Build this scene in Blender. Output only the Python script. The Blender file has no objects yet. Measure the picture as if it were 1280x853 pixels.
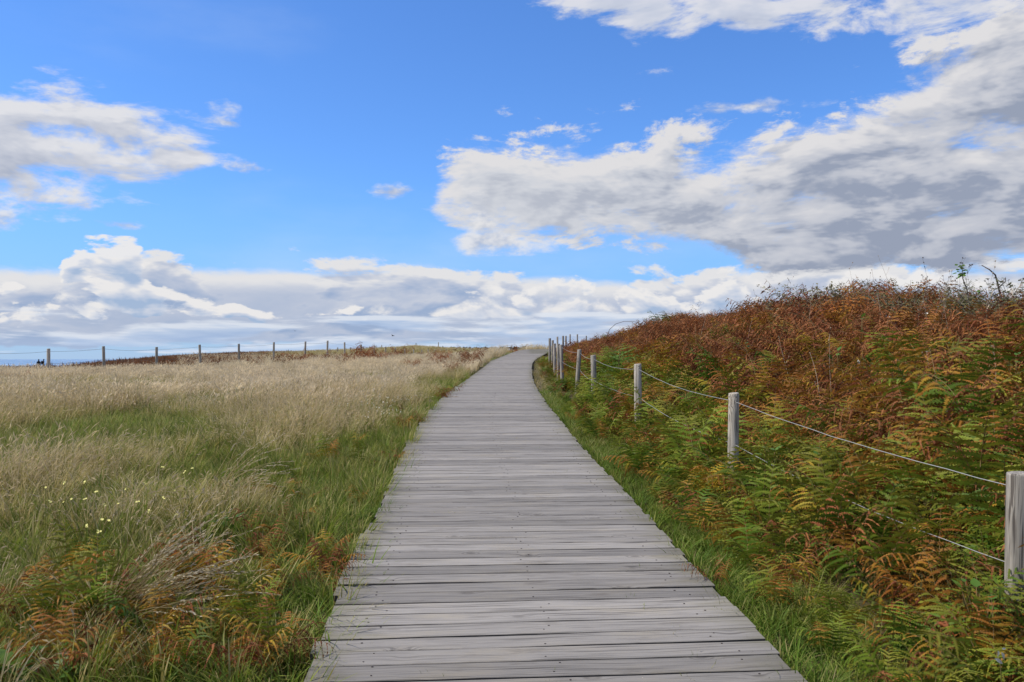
import bpy, math, random
import numpy as np
from mathutils import Vector, Matrix

random.seed(7)
rng = np.random.default_rng(7)
SC = bpy.context.scene
COL = SC.collection
PI = math.pi
R = math.radians

# ------------------------------------------------------------------ camera
EYE = 1.6
FPX = 1000.0                      # focal length in pixels of the 1280 px photograph
HORIZON = 449.0
cam_d = bpy.data.cameras.new('camera')
cam_d.sensor_width = 36.0
cam_d.lens = FPX / 1280.0 * 36.0
cam_d.clip_start = 0.05
cam_d.clip_end = 60000.0
cam = bpy.data.objects.new('camera', cam_d)
COL.objects.link(cam)
cam.location = (0, 0, EYE)
cam.rotation_euler = (R(90) + math.atan((HORIZON - 426.5) / FPX), 0, 0)
SC.camera = cam

# ------------------------------------------------------------------ light, exposure
SUN_EL, SUN_AZ = R(56), R(-97)        # azimuth clockwise from +Y: behind the camera to the left
sun_d = bpy.data.lights.new('sun', 'SUN')
sun_d.energy = 3.0
sun_d.angle = R(2)
sun_d.color = (1.0, 0.93, 0.80)
sun = bpy.data.objects.new('sun', sun_d)
COL.objects.link(sun)
sdir = Vector((math.sin(SUN_AZ) * math.cos(SUN_EL), math.cos(SUN_AZ) * math.cos(SUN_EL), math.sin(SUN_EL)))
sun.rotation_euler = sdir.to_track_quat('Z', 'Y').to_euler()
sun.location = (-10, -10, 20)

vs = SC.view_settings
vs.view_transform = 'Standard'
vs.look = 'None'
vs.exposure = 0.68
vs.gamma = 1.0
vs.use_curve_mapping = False

# ------------------------------------------------------------------ node helpers
class V:
    """a float socket with arithmetic"""
    tree = None
    def __init__(s, sock): s.s = sock
    @staticmethod
    def m(op, *a, clamp=False):
        n = V.tree.nodes.new('ShaderNodeMath'); n.operation = op; n.use_clamp = clamp
        for i, x in enumerate(a):
            if isinstance(x, V): V.tree.links.new(x.s, n.inputs[i])
            else: n.inputs[i].default_value = float(x)
        return V(n.outputs[0])
    def __add__(s, o): return V.m('ADD', s, o)
    __radd__ = __add__
    def __sub__(s, o): return V.m('SUBTRACT', s, o)
    def __rsub__(s, o): return V.m('SUBTRACT', o, s)
    def __mul__(s, o): return V.m('MULTIPLY', s, o)
    __rmul__ = __mul__
    def __truediv__(s, o): return V.m('DIVIDE', s, o)
    def clamp(s): return V.m('ADD', s, 0.0, clamp=True)

def smooth(x, a, b):
    n = V.tree.nodes.new('ShaderNodeMapRange'); n.interpolation_type = 'SMOOTHSTEP'
    V.tree.links.new(x.s, n.inputs[0])
    n.inputs[1].default_value = a; n.inputs[2].default_value = b
    return V(n.outputs[0])

def combine(x, y, z):
    n = V.tree.nodes.new('ShaderNodeCombineXYZ')
    for i, q in enumerate((x, y, z)):
        if isinstance(q, V): V.tree.links.new(q.s, n.inputs[i])
        else: n.inputs[i].default_value = q
    return n.outputs[0]

def mixc(f, a, b, mode='MIX'):
    n = V.tree.nodes.new('ShaderNodeMix'); n.data_type = 'RGBA'; n.blend_type = mode
    for sock, q in ((n.inputs[0], f), (n.inputs[6], a), (n.inputs[7], b)):
        if isinstance(q, V): V.tree.links.new(q.s, sock)
        elif isinstance(q, bpy.types.NodeSocket): V.tree.links.new(q, sock)
        elif isinstance(q, (int, float)): sock.default_value = q
        else: sock.default_value = (q[0], q[1], q[2], 1)
    return n.outputs[2]

def noise(vec, scale, detail=4, rough=0.5, dist=0.0):
    n = V.tree.nodes.new('ShaderNodeTexNoise')
    n.inputs['Scale'].default_value = scale; n.inputs['Detail'].default_value = detail
    n.inputs['Roughness'].default_value = rough; n.inputs['Distortion'].default_value = dist
    if vec is not None: V.tree.links.new(vec, n.inputs['Vector'])
    return V(n.outputs['Fac'])

# ------------------------------------------------------------------ world: blue sky and cloud layers
def pix_dir(px, py):
    """pixel of the photograph -> azimuth, elevation of that direction"""
    u, v = (px - 640) / FPX, (HORIZON - py) / FPX
    return math.atan(u), math.atan2(v, math.sqrt(1 + u * u))

def build_world():
    w = bpy.data.worlds.new('World'); SC.world = w; w.use_nodes = True
    nt = w.node_tree; nt.nodes.clear(); V.tree = nt
    out = nt.nodes.new('ShaderNodeOutputWorld'); bg = nt.nodes.new('ShaderNodeBackground')
    bg.inputs['Strength'].default_value = 0.1
    nt.links.new(bg.outputs[0], out.inputs[0])
    sky = nt.nodes.new('ShaderNodeTexSky'); sky.sky_type = 'NISHITA'; sky.sun_disc = False
    sky.sun_elevation = SUN_EL; sky.sun_rotation = SUN_AZ
    sky.air_density = 1.0; sky.dust_density = 0.4; sky.ozone_density = 2.5
    tc = nt.nodes.new('ShaderNodeTexCoord')
    sep = nt.nodes.new('ShaderNodeSeparateXYZ'); nt.links.new(tc.outputs['Generated'], sep.inputs[0])
    dx, dy, dz = (V(o) for o in sep.outputs)
    az = V.m('ARCTAN2', dx, dy); el = V.m('ARCSINE', dz)
    AZR = 0.85
    azn = (az + AZR) * (0.5 / AZR)
    azn = azn.clamp()

    def curve(pts, endv):
        """pts in photograph pixels -> elevation as a function of azimuth; both ends share one value"""
        n = nt.nodes.new('ShaderNodeFloatCurve'); nt.links.new(azn.s, n.inputs['Value'])
        c = n.mapping.curves[0]
        n.mapping.extend = 'HORIZONTAL'
        q = [(0.0, endv)]
        for px, py in pts:
            a, e = pix_dir(px, py); q.append(((a + AZR) * 0.5 / AZR, e))
        q.append((1.0, endv))
        # elevation range -0.4..1.2 -> 0..1
        q = [(a, (e + 0.4) / 1.6) for a, e in q]
        c.points[0].location = q[0]; c.points[1].location = q[-1]
        for p in q[1:-1]: c.points.new(*p)
        for p in c.points: p.handle_type = 'AUTO'
        n.mapping.update()
        return V(n.outputs[0]) * 1.6 - 0.4

    def fbm(kx, kz, ox=0.0, oz=0.0, seed=0.0, detail=7, rough=0.55, dist=0.0):
        return noise(combine(dx * kx + (seed + ox), dy * kx, dz * kz + oz), 1.0, detail, rough, dist)

    # the blue itself, a little deeper than the model sky
    col = mixc(1.0, sky.outputs[0], (0.50, 0.80, 1.22), 'MULTIPLY')
    hor = smooth(el, 0.0, 0.22)
    col = mixc((1.0 - hor) * 0.55, col, (1.45, 2.5, 4.6))

    def fbm2(kx, kz, seed, shift, detail, rough, dist):
        """noise on the dome of directions, sampled `shift` radians higher up (towards the light)"""
        return noise(combine(dx * kx + (seed - shift * kx * 0.6), dy * kx, (dz + shift) * kz), 1.0, detail, rough, dist)

    def layer(col, top, bot, w, k, kx, kz, seed, lit, mid, dark, thick=0.7, base=0.5, edge=0.55, maxa=1.0, up=0.03, dist=0.0, rough=0.55, bw=0.5, body=1.0, billow=0.0):
        """a cloud between two edges: density = distance inside the edge + fractal; light falls with the density above"""
        def dens(shift, detail):
            n = fbm2(kx, kz, seed, shift, detail, rough, dist) - 0.5
            if billow:      # rounded heads with sharp creases
                n = n * (1 - billow) + (V.m('ABSOLUTE', n) - 0.10) * (2.4 * billow)
            e = el + shift
            D = V.m('MINIMUM', (top - e) / w, (e - bot) / (w * bw))
            return V.m('MINIMUM', D, body) + n * k
        d1 = dens(0.0, 7); d2 = dens(up, 4)
        a = smooth(d1, 0.0, edge)
        light = V.m('EXPONENT', V.m('MAXIMUM', d2, 0.0) * -thick)
        h = ((el - bot) / (top - bot + 0.004)).clamp()
        sh = (light * 1.08 - (1.0 - h) * base * 0.75 + V.m('MINIMUM', d1 - d2, 1.0) * 0.17 + 0.10).clamp()
        c = mixc(smooth(sh, -0.15, 0.55), dark, mid)
        c = mixc(smooth(sh, 0.40, 1.05), c, lit)
        return mixc(a * maxa, col, c)

    # faint high veil everywhere
    veil = smooth(fbm(1.6, 5.0, seed=31.0, detail=6), 0.54, 0.85)
    col = mixc(veil * 0.25, col, (4.6, 5.2, 6.0))
    # high broken cloud overhead, above the picture
    ov = smooth(fbm(2.2, 3.0, seed=57.0, detail=7) + smooth(el, 0.45, 0.8) * 0.10, 0.56, 0.70) * smooth(el, 0.42, 0.60)
    col = mixc(ov * 0.9, col, (4.1, 4.2, 4.5))
    LIT, MID, DRK = (4.65, 4.6, 4.7), (3.3, 3.45, 3.9), (1.75, 2.05, 2.75)
    # B horizon bank, stacked rows
    topB = curve([(-100, 318), (0, 318), (80, 318), (120, 303), (165, 312), (230, 318), (330, 324), (450, 322), (515, 316), (580, 324), (680, 334), (760, 338), (850, 336), (920, 322), (980, 326), (1100, 324), (1280, 320), (1400, 322)], 0.12)
    botB = curve([(-100, 436), (640, 436), (1280, 436)], 0.015)
    col = layer(col, topB, botB, 0.020, 6.0, 8.0, 21.0, 3.0, (4.8, 4.8, 4.9), (3.15, 3.5, 4.3), (1.9, 2.55, 3.8), 0.80, 0.45, 0.7, 1.0, 0.012, 0.2, billow=0.4, body=1.5, rough=0.58)
    topB2 = curve([(-100, 352), (0, 350), (55, 366), (85, 322), (122, 300), (160, 312), (185, 338), (230, 356), (290, 384), (370, 392), (440, 372), (520, 384), (575, 366), (612, 342), (650, 360), (690, 352), (722, 338), (765, 366), (850, 350), (920, 328), (980, 350), (1080, 340), (1280, 345)], 0.08)
    botB2 = curve([(-100, 416), (200, 400), (640, 404), (1280, 410)], 0.035)
    col = layer(col, topB2, botB2, 0.016, 7.5, 11.0, 24.0, 12.0, (5.3, 5.2, 5.15), (3.8, 4.1, 4.75), (2.1, 2.9, 4.2), 0.75, 0.5, 0.6, 0.95, 0.010, 0.2, billow=0.5, body=0.9)
    topB3 = curve([(-100, 396), (100, 398), (250, 402), (420, 392), (640, 398), (760, 388), (900, 394), (1280, 390)], 0.05)
    botB3 = curve([(-100, 444), (640, 440), (1280, 440)], 0.006)
    col = layer(col, topB3, botB3, 0.010, 8.0, 6.0, 50.0, 21.0, (4.6, 4.9, 5.4), (3.0, 3.7, 4.9), (2.1, 2.9, 4.4), 0.8, 0.4, 0.8, 0.85, 0.005, 0.2, body=0.6)
    # A soft grey-white cloud on the left
    topA = curve([(-260, 60), (-60, 92), (0, 98), (90, 104), (170, 122), (230, 140), (275, 164), (310, 196), (340, 235), (380, 280), (440, 330)], 0.42)
    botA = curve([(-260, 310), (-60, 295), (0, 276), (50, 262), (110, 256), (180, 250), (240, 230), (275, 212), (310, 198), (340, 200), (440, 200)], 0.26)
    col = layer(col, topA, botA, 0.030, 9.0, 8.0, 24.0, 40.0, (4.8, 4.8, 4.95), (3.6, 3.75, 4.2), (2.4, 2.65, 3.3), 0.5, 0.15, 1.5, 0.97, 0.012, 0.25, bw=0.8, body=1.3, rough=0.6)
    # C big cloud on the right, rising to the upper corner
    topC = curve([(470, 330), (530, 240), (560, 172), (640, 156), (760, 158), (850, 158), (900, 160), (960, 138), (1030, 122), (1100, 90), (1150, 46), (1200, 8), (1260, -46), (1400, -90)], 0.42)
    botC = curve([(470, 200), (530, 268), (570, 300), (620, 312), (700, 304), (800, 308), (880, 318), (940, 344), (1000, 352), (1060, 352), (1160, 342), (1280, 340), (1400, 336)], 0.13)
    darkC = mixc(smooth(az, -0.05, 0.38), (3.0, 3.2, 3.7), DRK)
    midC = mixc(smooth(az, -0.05, 0.45), (3.9, 4.05, 4.4), MID)
    baseC = smooth(az, 0.05, 0.45) * 0.36 + 0.24
    col = layer(col, topC, botC, 0.032, 11.5, 7.5, 20.0, 72.3, LIT, midC, darkC, 0.44, baseC, 1.35, 1.0, 0.016, 0.2, bw=0.42, body=2.0, billow=0.12, rough=0.66)
    # D soft streaks at the top
    topD = curve([(600, 40), (680, 10), (760, -40), (900, -80), (1100, -120), (1300, -120)], 0.55)
    botD = curve([(600, -60), (680, 0), (720, 14), (800, 44), (860, 58), (940, 68), (1040, 66), (1100, 56), (1170, 28), (1220, -10), (1300, -40)], 0.50)
    col = layer(col, topD, botD, 0.044, 9.5, 8.0, 24.0, 90.0, (4.8, 4.8, 5.0), (3.9, 4.1, 4.6), (3.0, 3.25, 3.9), 0.4, 0.1, 1.3, 0.9, 0.012, 0.25, bw=1.0, body=1.0, rough=0.6)
    # stray puffs round the edges of the big clouds
    D = None
    for (px, py, rx, ry) in ((6, 268, 40, 20), (322, 211, 34, 10), (285, 152, 34, 8), (490, 239, 24, 9), (546, 262, 22, 20), (606, 268, 36, 30), (940, 131, 50, 8), (620, 300, 60, 12), (150, 282, 30, 7)):
        a0, e0 = pix_dir(px, py); q1 = (az - a0) * (FPX / rx); q2 = (el - e0) * (FPX / ry)
        q = 1.0 - V.m('SQRT', q1 * q1 + q2 * q2)
        D = q if D is None else V.m('MAXIMUM', D, q)
    pn = fbm2(11.0, 26.0, 120.0, 0.0, 6, 0.6, 0.2); pn2 = fbm2(11.0, 26.0, 120.0, 0.012, 4, 0.6, 0.2)
    dd = V.m('MAXIMUM', D, -2.0) * 0.9 + (pn - 0.5) * 5.0
    pc = mixc(smooth((pn - pn2) * 3.0 + 0.55, 0.2, 0.9), (2.9, 3.2, 3.9), (4.9, 4.9, 5.0))
    col = mixc(smooth(dd, 0.0, 1.0) * 0.92, col, pc)
    # haze right at the horizon and a dull ground below it
    col = mixc((1.0 - smooth(el, 0.0, 0.035)) * 0.35, col, (3.6, 4.4, 5.8))
    col = mixc(1.0 - smooth(el, -0.02, -0.004), col, (0.7, 0.72, 0.62))
    nt.links.new(col, bg.inputs['Color'])
    w.cycles.sampling_method = 'MANUAL'
    w.cycles.sample_map_resolution = 256
build_world()

# ------------------------------------------------------------------ mesh helpers
def tag(o, label=None, cat=None, group=None, kind=None):
    if label: o['label'] = label
    if cat: o['category'] = cat
    if group: o['group'] = group
    if kind: o['kind'] = kind
    return o

class MB:
    """collects verts, polygons, one float attribute per vertex and material slots"""
    def __init__(s): s.v = []; s.f = []; s.t = []; s.mi = []
    def add(s, verts, faces, t=0.0, mi=0):
        b = len(s.v); s.v.extend([tuple(p) for p in verts])
        s.t.extend(t if isinstance(t, (list, tuple, np.ndarray)) else [t] * len(verts))
        for f in faces: s.f.append(tuple(b + i for i in f)); s.mi.append(mi)
        return b
    def tube(s, pts, rad, n=6, t=0.0, mi=0, cap=True):
        pts = [Vector(p) for p in pts]; m = len(pts)
        if not isinstance(rad, (list, tuple)): rad = [rad] * m
        vs_, fs = [], []
        for i, p in enumerate(pts):
            d = (pts[min(i + 1, m - 1)] - pts[max(i - 1, 0)]).normalized()
            a = d.orthogonal().normalized() if abs(d.z) < 0.9 else d.cross(Vector((0, 1, 0))).normalized()
            if abs(d.z) < 0.9: a = d.cross(Vector((0, 0, 1))).normalized()
            b = d.cross(a)
            for k in range(n):
                th = 2 * PI * k / n
                vs_.append(p + (a * math.cos(th) + b * math.sin(th)) * rad[i])
        for i in range(m - 1):
            for k in range(n):
                k2 = (k + 1) % n
                fs.append((i * n + k, i * n + k2, (i + 1) * n + k2, (i + 1) * n + k))
        if cap:
            fs.append(tuple(range(n - 1, -1, -1))); fs.append(tuple((m - 1) * n + k for k in range(n)))
        s.add(vs_, fs, t, mi)
    def mesh(s, name, mats, smooth_=True):
        me = bpy.data.meshes.new(name)
        me.from_pydata(s.v, [], s.f)
        at = me.attributes.new('along', 'FLOAT', 'POINT'); at.data.foreach_set('value', np.array(s.t, dtype=np.float32))
        for m in (mats if isinstance(mats, (list, tuple)) else [mats]): me.materials.append(m)
        me.polygons.foreach_set('material_index', np.array(s.mi, dtype=np.int32))
        if smooth_: me.polygons.foreach_set('use_smooth', np.ones(len(me.polygons), dtype=bool))
        me.update()
        return me
    def build(s, name, mats, parent=None, loc=None, smooth_=True):
        return link(name, s.mesh(name, mats, smooth_), parent, loc)

def link(name, me, parent=None, loc=None, rot=None, scale=None):
    o = bpy.data.objects.new(name, me); COL.objects.link(o)
    if parent: o.parent = parent
    if loc is not None: o.location = loc
    if rot is not None: o.rotation_euler = rot
    if scale is not None: o.scale = (scale, scale, scale) if isinstance(scale, (int, float)) else scale
    return o

# smooth value noise for placing plants and shaping ground
_lat = np.random.default_rng(99).random((256, 256))
def vnoise(x, y):
    x = np.asarray(x, float); y = np.asarray(y, float)
    xi = np.floor(x).astype(int); yi = np.floor(y).astype(int)
    fx = x - xi; fy = y - yi; fx = fx * fx * (3 - 2 * fx); fy = fy * fy * (3 - 2 * fy)
    g = lambda i, j: _lat[i % 256, j % 256]
    return (g(xi, yi) * (1 - fx) + g(xi + 1, yi) * fx) * (1 - fy) + (g(xi, yi + 1) * (1 - fx) + g(xi + 1, yi + 1) * fx) * fy
def fnoise(x, y, o=4):
    s = 0; a = 0.5; tot = 0
    for k in range(o):
        s = s + a * vnoise(np.asarray(x) * 2 ** k + 17 * k, np.asarray(y) * 2 ** k + 31 * k); tot += a; a *= 0.5
    return s / tot
def sstep(a, b, x):
    t = np.clip((np.asarray(x, float) - a) / (b - a), 0, 1); return t * t * (3 - 2 * t)

# ------------------------------------------------------------------ lie of the land
# boardwalk: centre line (X at distance Y) and deck height, read from the two edges of the walk
PY = np.array([-8, -3, 0, 3.39, 5.08, 7.1, 9.33, 12.5, 18.6, 26.9, 33, 41, 48, 53, 58, 66, 80.])
PX = np.array([0.72, 0.50, 0.36, 0.203, 0.075, -0.045, -0.18, -0.325, -0.43, -0.37, -0.22, 0.25, 1.75, 3.4, 5.2, 8.5, 14])
PZ = np.array([-0.42, -0.13, 0.045, 0.225, 0.325, 0.435, 0.55, 0.69, 0.83, 0.985, 1.20, 1.62, 2.16, 2.25, 2.2, 2.1, 2.0])
def cubic(xs, ys):
    m = np.gradient(ys, xs)
    def f(x):
        x = np.clip(np.asarray(x, float), xs[0], xs[-1]); i = np.clip(np.searchsorted(xs, x) - 1, 0, len(xs) - 2)
        h = xs[i + 1] - xs[i]; t = (x - xs[i]) / h
        return ((2 * t**3 - 3 * t**2 + 1) * ys[i] + (t**3 - 2 * t**2 + t) * h * m[i] + (-2 * t**3 + 3 * t**2) * ys[i + 1] + (t**3 - t**2) * h * m[i + 1])
    return f
path_x = cubic(PY, PX); deck_z = cubic(PY, PZ)
field_z = cubic(np.array([-30, -8, 0, 10, 20, 28, 39, 50, 64, 80, 110.]), np.array([-1.2, -0.5, -0.02, 0.48, 0.70, 0.80, 1.12, 1.45, 1.40, 1.6, 2.0]))
crest_z = cubic(np.array([-30, -5, 0, 5, 11, 15, 25, 35, 46, 60, 90.]), np.array([0.6, 1.3, 1.55, 1.75, 2.0, 2.18, 2.44, 2.56, 2.25, 2.0, 2.2]))
FU = np.array([-3, -1.0, -0.66, -0.6, -0.53, -0.5, -0.44, -0.39, -0.34, -0.3, -0.2, -0.15, -0.12, -0.08, 0, 0.05, 0.1, 0.3, 1.0, 3.0])
FZ = np.array([-14, -6, -0.9, -0.3, 0.1, 0.75, 1.5, 1.8, 2.05, 2.2, 2.55, 2.85, 3.05, 2.8, 2.5, 2.45, 2.5, 3.0, 3.4, 3.4])
def ground(x, y):
    x = np.asarray(x, float); y = np.asarray(y, float)
    yc = np.clip(y, -30, 90)
    s = x - path_x(yc)
    dz = deck_z(yc)
    near = dz - 0.13
    left = field_z(yc) + 0.10 * (fnoise(x * 0.35, y * 0.35, 2) - 0.5)
    l = sstep(1.3, 5.0, -s)
    z = near * (1 - l) + left * l
    bank = sstep(1.7, 6.9, s) * 0.75 + 0.25 * np.clip((s - 1.7) / 5.2, 0, 1)
    bumps = 0.30 * (fnoise(x * 0.45 + 40, y * 0.3 + 7, 3) - 0.5) * sstep(2.2, 4.5, s)
    z = np.where(s > 0, near + (crest_z(yc) - near) * bank + bumps, z)
    u = x / np.maximum(y, 8.0)
    z = z - sstep(-0.40, -0.62, u) * sstep(31, 56, y) * 0.75
    far = np.interp(u, FU, FZ) + 0.25 * (fnoise(x * 0.05, y * 0.05, 3) - 0.5)
    t = sstep(52, 104, y)
    z = z * (1 - t) + far * t
    z = z - np.maximum(y - 125, 0) * 0.028 * np.clip(1.0 - (y - 125) / 2500, 0.3, 1)
    # on the far left and far away the land drops to the sea
    z = z - sstep(60, 300, -x - 0.25 * np.maximum(y, 0)) * 26 - sstep(220, 900, y) * 14
    return z

def G(x, y): return float(ground(x, y))
def P(px, d, h=0.0):
    """a point standing on the ground at distance d in the direction of photograph column px"""
    x = (px - 640) / FPX * d
    return Vector((x, d, G(x, d) + h))
def Zat(py, d): return EYE + (HORIZON - py) / FPX * d

# ------------------------------------------------------------------ materials
def new_mat(name):
    m = bpy.data.materials.new(name); m.use_nodes = True
    nt = m.node_tree; nt.nodes.clear(); V.tree = nt
    out = nt.nodes.new('ShaderNodeOutputMaterial')
    return m, nt, out

def attr(name, kind='GEOMETRY', colour=False):
    n = V.tree.nodes.new('ShaderNodeAttribute'); n.attribute_name = name; n.attribute_type = kind
    return n.outputs['Color'] if colour else V(n.outputs['Fac'])

def objinfo():
    return V.tree.nodes.new('ShaderNodeObjectInfo')

def leaf_mat(name, c0, c1, tip=None, tip_amt=0.0, transl=0.3, rough=0.55, nscale=8.0, spec=0.25, tip_pow=(0.55, 1.0)):
    """two colours mixed by instance and by noise; the tips of the blades may be of a third colour"""
    m, nt, out = new_mat(name)
    oi = objinfo(); rnd = V(oi.outputs['Random'])
    tc = nt.nodes.new('ShaderNodeTexCoord')
    n = noise(tc.outputs['Object'], nscale, 3, 0.6)
    f = (rnd * 0.75 + (n - 0.5) * 1.1 + 0.12).clamp()
    c = mixc(f, c0, c1)
    if tip:
        al = attr('along')
        tf = smooth(al + (n - 0.5) * 0.7 + (V.m('FRACT', rnd * 7.31) - 0.5) * 0.6, *tip_pow) * tip_amt
        c = mixc(tf, c, tip)
    br = V.m('FRACT', rnd * 13.7) * 0.5 + 0.75
    hv = nt.nodes.new('ShaderNodeHueSaturation'); nt.links.new(c, hv.inputs['Color']); nt.links.new(br.s, hv.inputs['Value'])
    pb = nt.nodes.new('ShaderNodeBsdfPrincipled'); nt.links.new(hv.outputs[0], pb.inputs['Base Color'])
    pb.inputs['Roughness'].default_value = rough; pb.inputs['Specular IOR Level'].default_value = spec
    tr = nt.nodes.new('ShaderNodeBsdfTranslucent'); nt.links.new(hv.outputs[0], tr.inputs['Color'])
    mx = nt.nodes.new('ShaderNodeMixShader'); mx.inputs[0].default_value = transl
    nt.links.new(pb.outputs[0], mx.inputs[1]); nt.links.new(tr.outputs[0], mx.inputs[2]); nt.links.new(mx.outputs[0], out.inputs[0])
    return m

def plain_mat(name, c, rough=0.7, c2=None, scale=10.0, bump=0.0, spec=0.3):
    m, nt, out = new_mat(name)
    pb = nt.nodes.new('ShaderNodeBsdfPrincipled'); nt.links.new(pb.outputs[0], out.inputs[0])
    pb.inputs['Roughness'].default_value = rough; pb.inputs['Specular IOR Level'].default_value = spec
    tc = nt.nodes.new('ShaderNodeTexCoord'); n = noise(tc.outputs['Object'], scale, 5, 0.6)
    nt.links.new(mixc(smooth(n, 0.35, 0.68), c, c2 or tuple(q * 0.7 for q in c)), pb.inputs['Base Color'])
    if bump:
        b = nt.nodes.new('ShaderNodeBump'); b.inputs['Strength'].default_value = bump; b.inputs['Distance'].default_value = 0.01
        nt.links.new(n.s, b.inputs['Height']); nt.links.new(b.outputs[0], pb.inputs['Normal'])
    return m

def wood_mat(name, axis, base, warm, dark, gs=1.0):
    """weathered timber, grain running along one local axis"""
    m, nt, out = new_mat(name)
    pb = nt.nodes.new('ShaderNodeBsdfPrincipled'); nt.links.new(pb.outputs[0], out.inputs[0])
    pb.inputs['Roughness'].default_value = 0.82; pb.inputs['Specular IOR Level'].default_value = 0.22
    tc = nt.nodes.new('ShaderNodeTexCoord'); sp = nt.nodes.new('ShaderNodeSeparateXYZ'); nt.links.new(tc.outputs['Object'], sp.inputs[0])
    ax = [V(o) for o in sp.outputs]
    lng = ax[axis]; a, b = [ax[i] for i in range(3) if i != axis]
    oi = objinfo(); rnd = V(oi.outputs['Random'])
    off = rnd * 91.0
    # knots: stretched cells, only some of them kept; grain bends round them
    kv = nt.nodes.new('ShaderNodeTexVoronoi'); kv.inputs['Scale'].default_value = 1.0
    nt.links.new(combine(lng * 2.6 + off, a * 5.5 + off * 0.37, b * 3.0), kv.inputs['Vector'])
    kd = V(kv.outputs['Distance']); keep = V.m('GREATER_THAN', V(nt.nodes.new('ShaderNodeSeparateColor').outputs[0]), 0.45)
    sc = nt.nodes[-2] if nt.nodes[-1].type == 'MATH' else nt.nodes[-1]
    nt.links.new(kv.outputs['Color'], sc.inputs[0])
    bend = (1.0 - smooth(kd, 0.0, 0.34)) * keep
    wob = noise(combine(lng * 0.9 + off, a * 2.0, b * 2.0), 1.0, 2, 0.5)
    gv = combine(lng * 1.3 * gs + off, a * 62.0 + bend * 3.2 + wob * 6.0 + off, b * 62.0)
    g1 = noise(gv, 1.0, 5, 0.62)
    gv2 = combine(lng * 3.5 * gs + off * 1.7, a * 190.0 + bend * 7.0 + wob * 14, b * 190.0)
    g2 = noise(gv2, 1.0, 3, 0.5)
    blot = noise(combine(lng * 1.6 + off * 2.0, a * 5.0, b * 5.0), 1.0, 5, 0.65)
    c = mixc(smooth(blot, 0.46, 0.74) * 0.6, base, warm)
    c = mixc(smooth(blot, 0.54, 0.26) * 0.35, c, tuple(q * 0.62 for q in base))
    c = mixc(smooth(g1, 0.50, 0.66) * 0.75, c, tuple(q * 0.48 for q in base))
    c = mixc(smooth(g1, 0.46, 0.26) * 0.45, c, tuple(min(1, q * 1.35) for q in base))
    c = mixc(smooth(g2, 0.52, 0.72) * 0.5, c, dark)
    crack = noise(combine(lng * 1.1 * gs + off * 3, a * 85.0 + bend * 3 + wob * 8, b * 85.0), 1.0, 2, 0.4)
    ck = smooth(crack, 0.63, 0.70) if axis == 0 else smooth(crack, 0.57, 0.63)
    c = mixc(ck * 0.85, c, dark)
    knot = (1.0 - smooth(kd, 0.05, 0.11)) * keep
    ring = (1.0 - smooth(V.m('ABSOLUTE', kd - 0.14), 0.0, 0.035)) * keep
    c = mixc(knot * 0.55, c, dark); c = mixc(ring * 0.40, c, dark)
    if axis == 0:      # grime and algae where the board ends meet the grass
        edge = smooth(V.m('ABSOLUTE', lng) + (blot - 0.5) * 0.9, 0.80, 1.12)
        c = mixc(edge * 0.6, c, (0.13, 0.12, 0.075))
        spot = noise(combine(lng * 2.2 + off * 4.0, a * 9.0 + off, b), 1.0, 4, 0.7)
        c = mixc(smooth(spot, 0.55, 0.70) * 0.6, c, (0.13, 0.115, 0.10))
    else:              # lichen and staining towards the foot
        foot = smooth(lng + (blot - 0.5) * 0.6, 0.35, 0.05)
        c = mixc(foot * 0.55, c, (0.14, 0.13, 0.09))
    val = V.m('FRACT', rnd * 5.77) * 0.46 + 0.78
    hv = nt.nodes.new('ShaderNodeHueSaturation'); nt.links.new(c, hv.inputs['Color']); nt.links.new(val.s, hv.inputs['Value'])
    nt.links.new(hv.outputs[0], pb.inputs['Base Color'])
    bp = nt.nodes.new('ShaderNodeBump'); bp.inputs['Strength'].default_value = 0.55; bp.inputs['Distance'].default_value = 0.004
    hgt = g1 * -0.7 - g2 * 0.35 - ck * 0.8
    nt.links.new(hgt.s, bp.inputs['Height']); nt.links.new(bp.outputs[0], pb.inputs['Normal'])
    return m

M = {}
M['plank'] = wood_mat('weathered_plank', 0, (0.240, 0.222, 0.202), (0.285, 0.248, 0.190), (0.060, 0.052, 0.045))
M['post'] = wood_mat('weathered_post', 2, (0.40, 0.365, 0.315), (0.45, 0.39, 0.30), (0.09, 0.075, 0.065), 1.6)
M['beam'] = plain_mat('bearer_timber_and_gap_shade', (0.10, 0.085, 0.07), 0.85, (0.05, 0.045, 0.04), 14)  # bearers; also put on plank sides as painted shade in the gaps
M['nail'] = plain_mat('rusty_nail', (0.06, 0.045, 0.04), 0.6)
M['hole'] = plain_mat('dark_staple_hole', (0.02, 0.018, 0.018), 0.8)
M['wire'] = plain_mat('galvanised_wire', (0.33, 0.325, 0.31), 0.5, (0.34, 0.34, 0.33), 30)
M['wire2'] = plain_mat('rusty_grey_wire', (0.16, 0.15, 0.15), 0.6)
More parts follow.
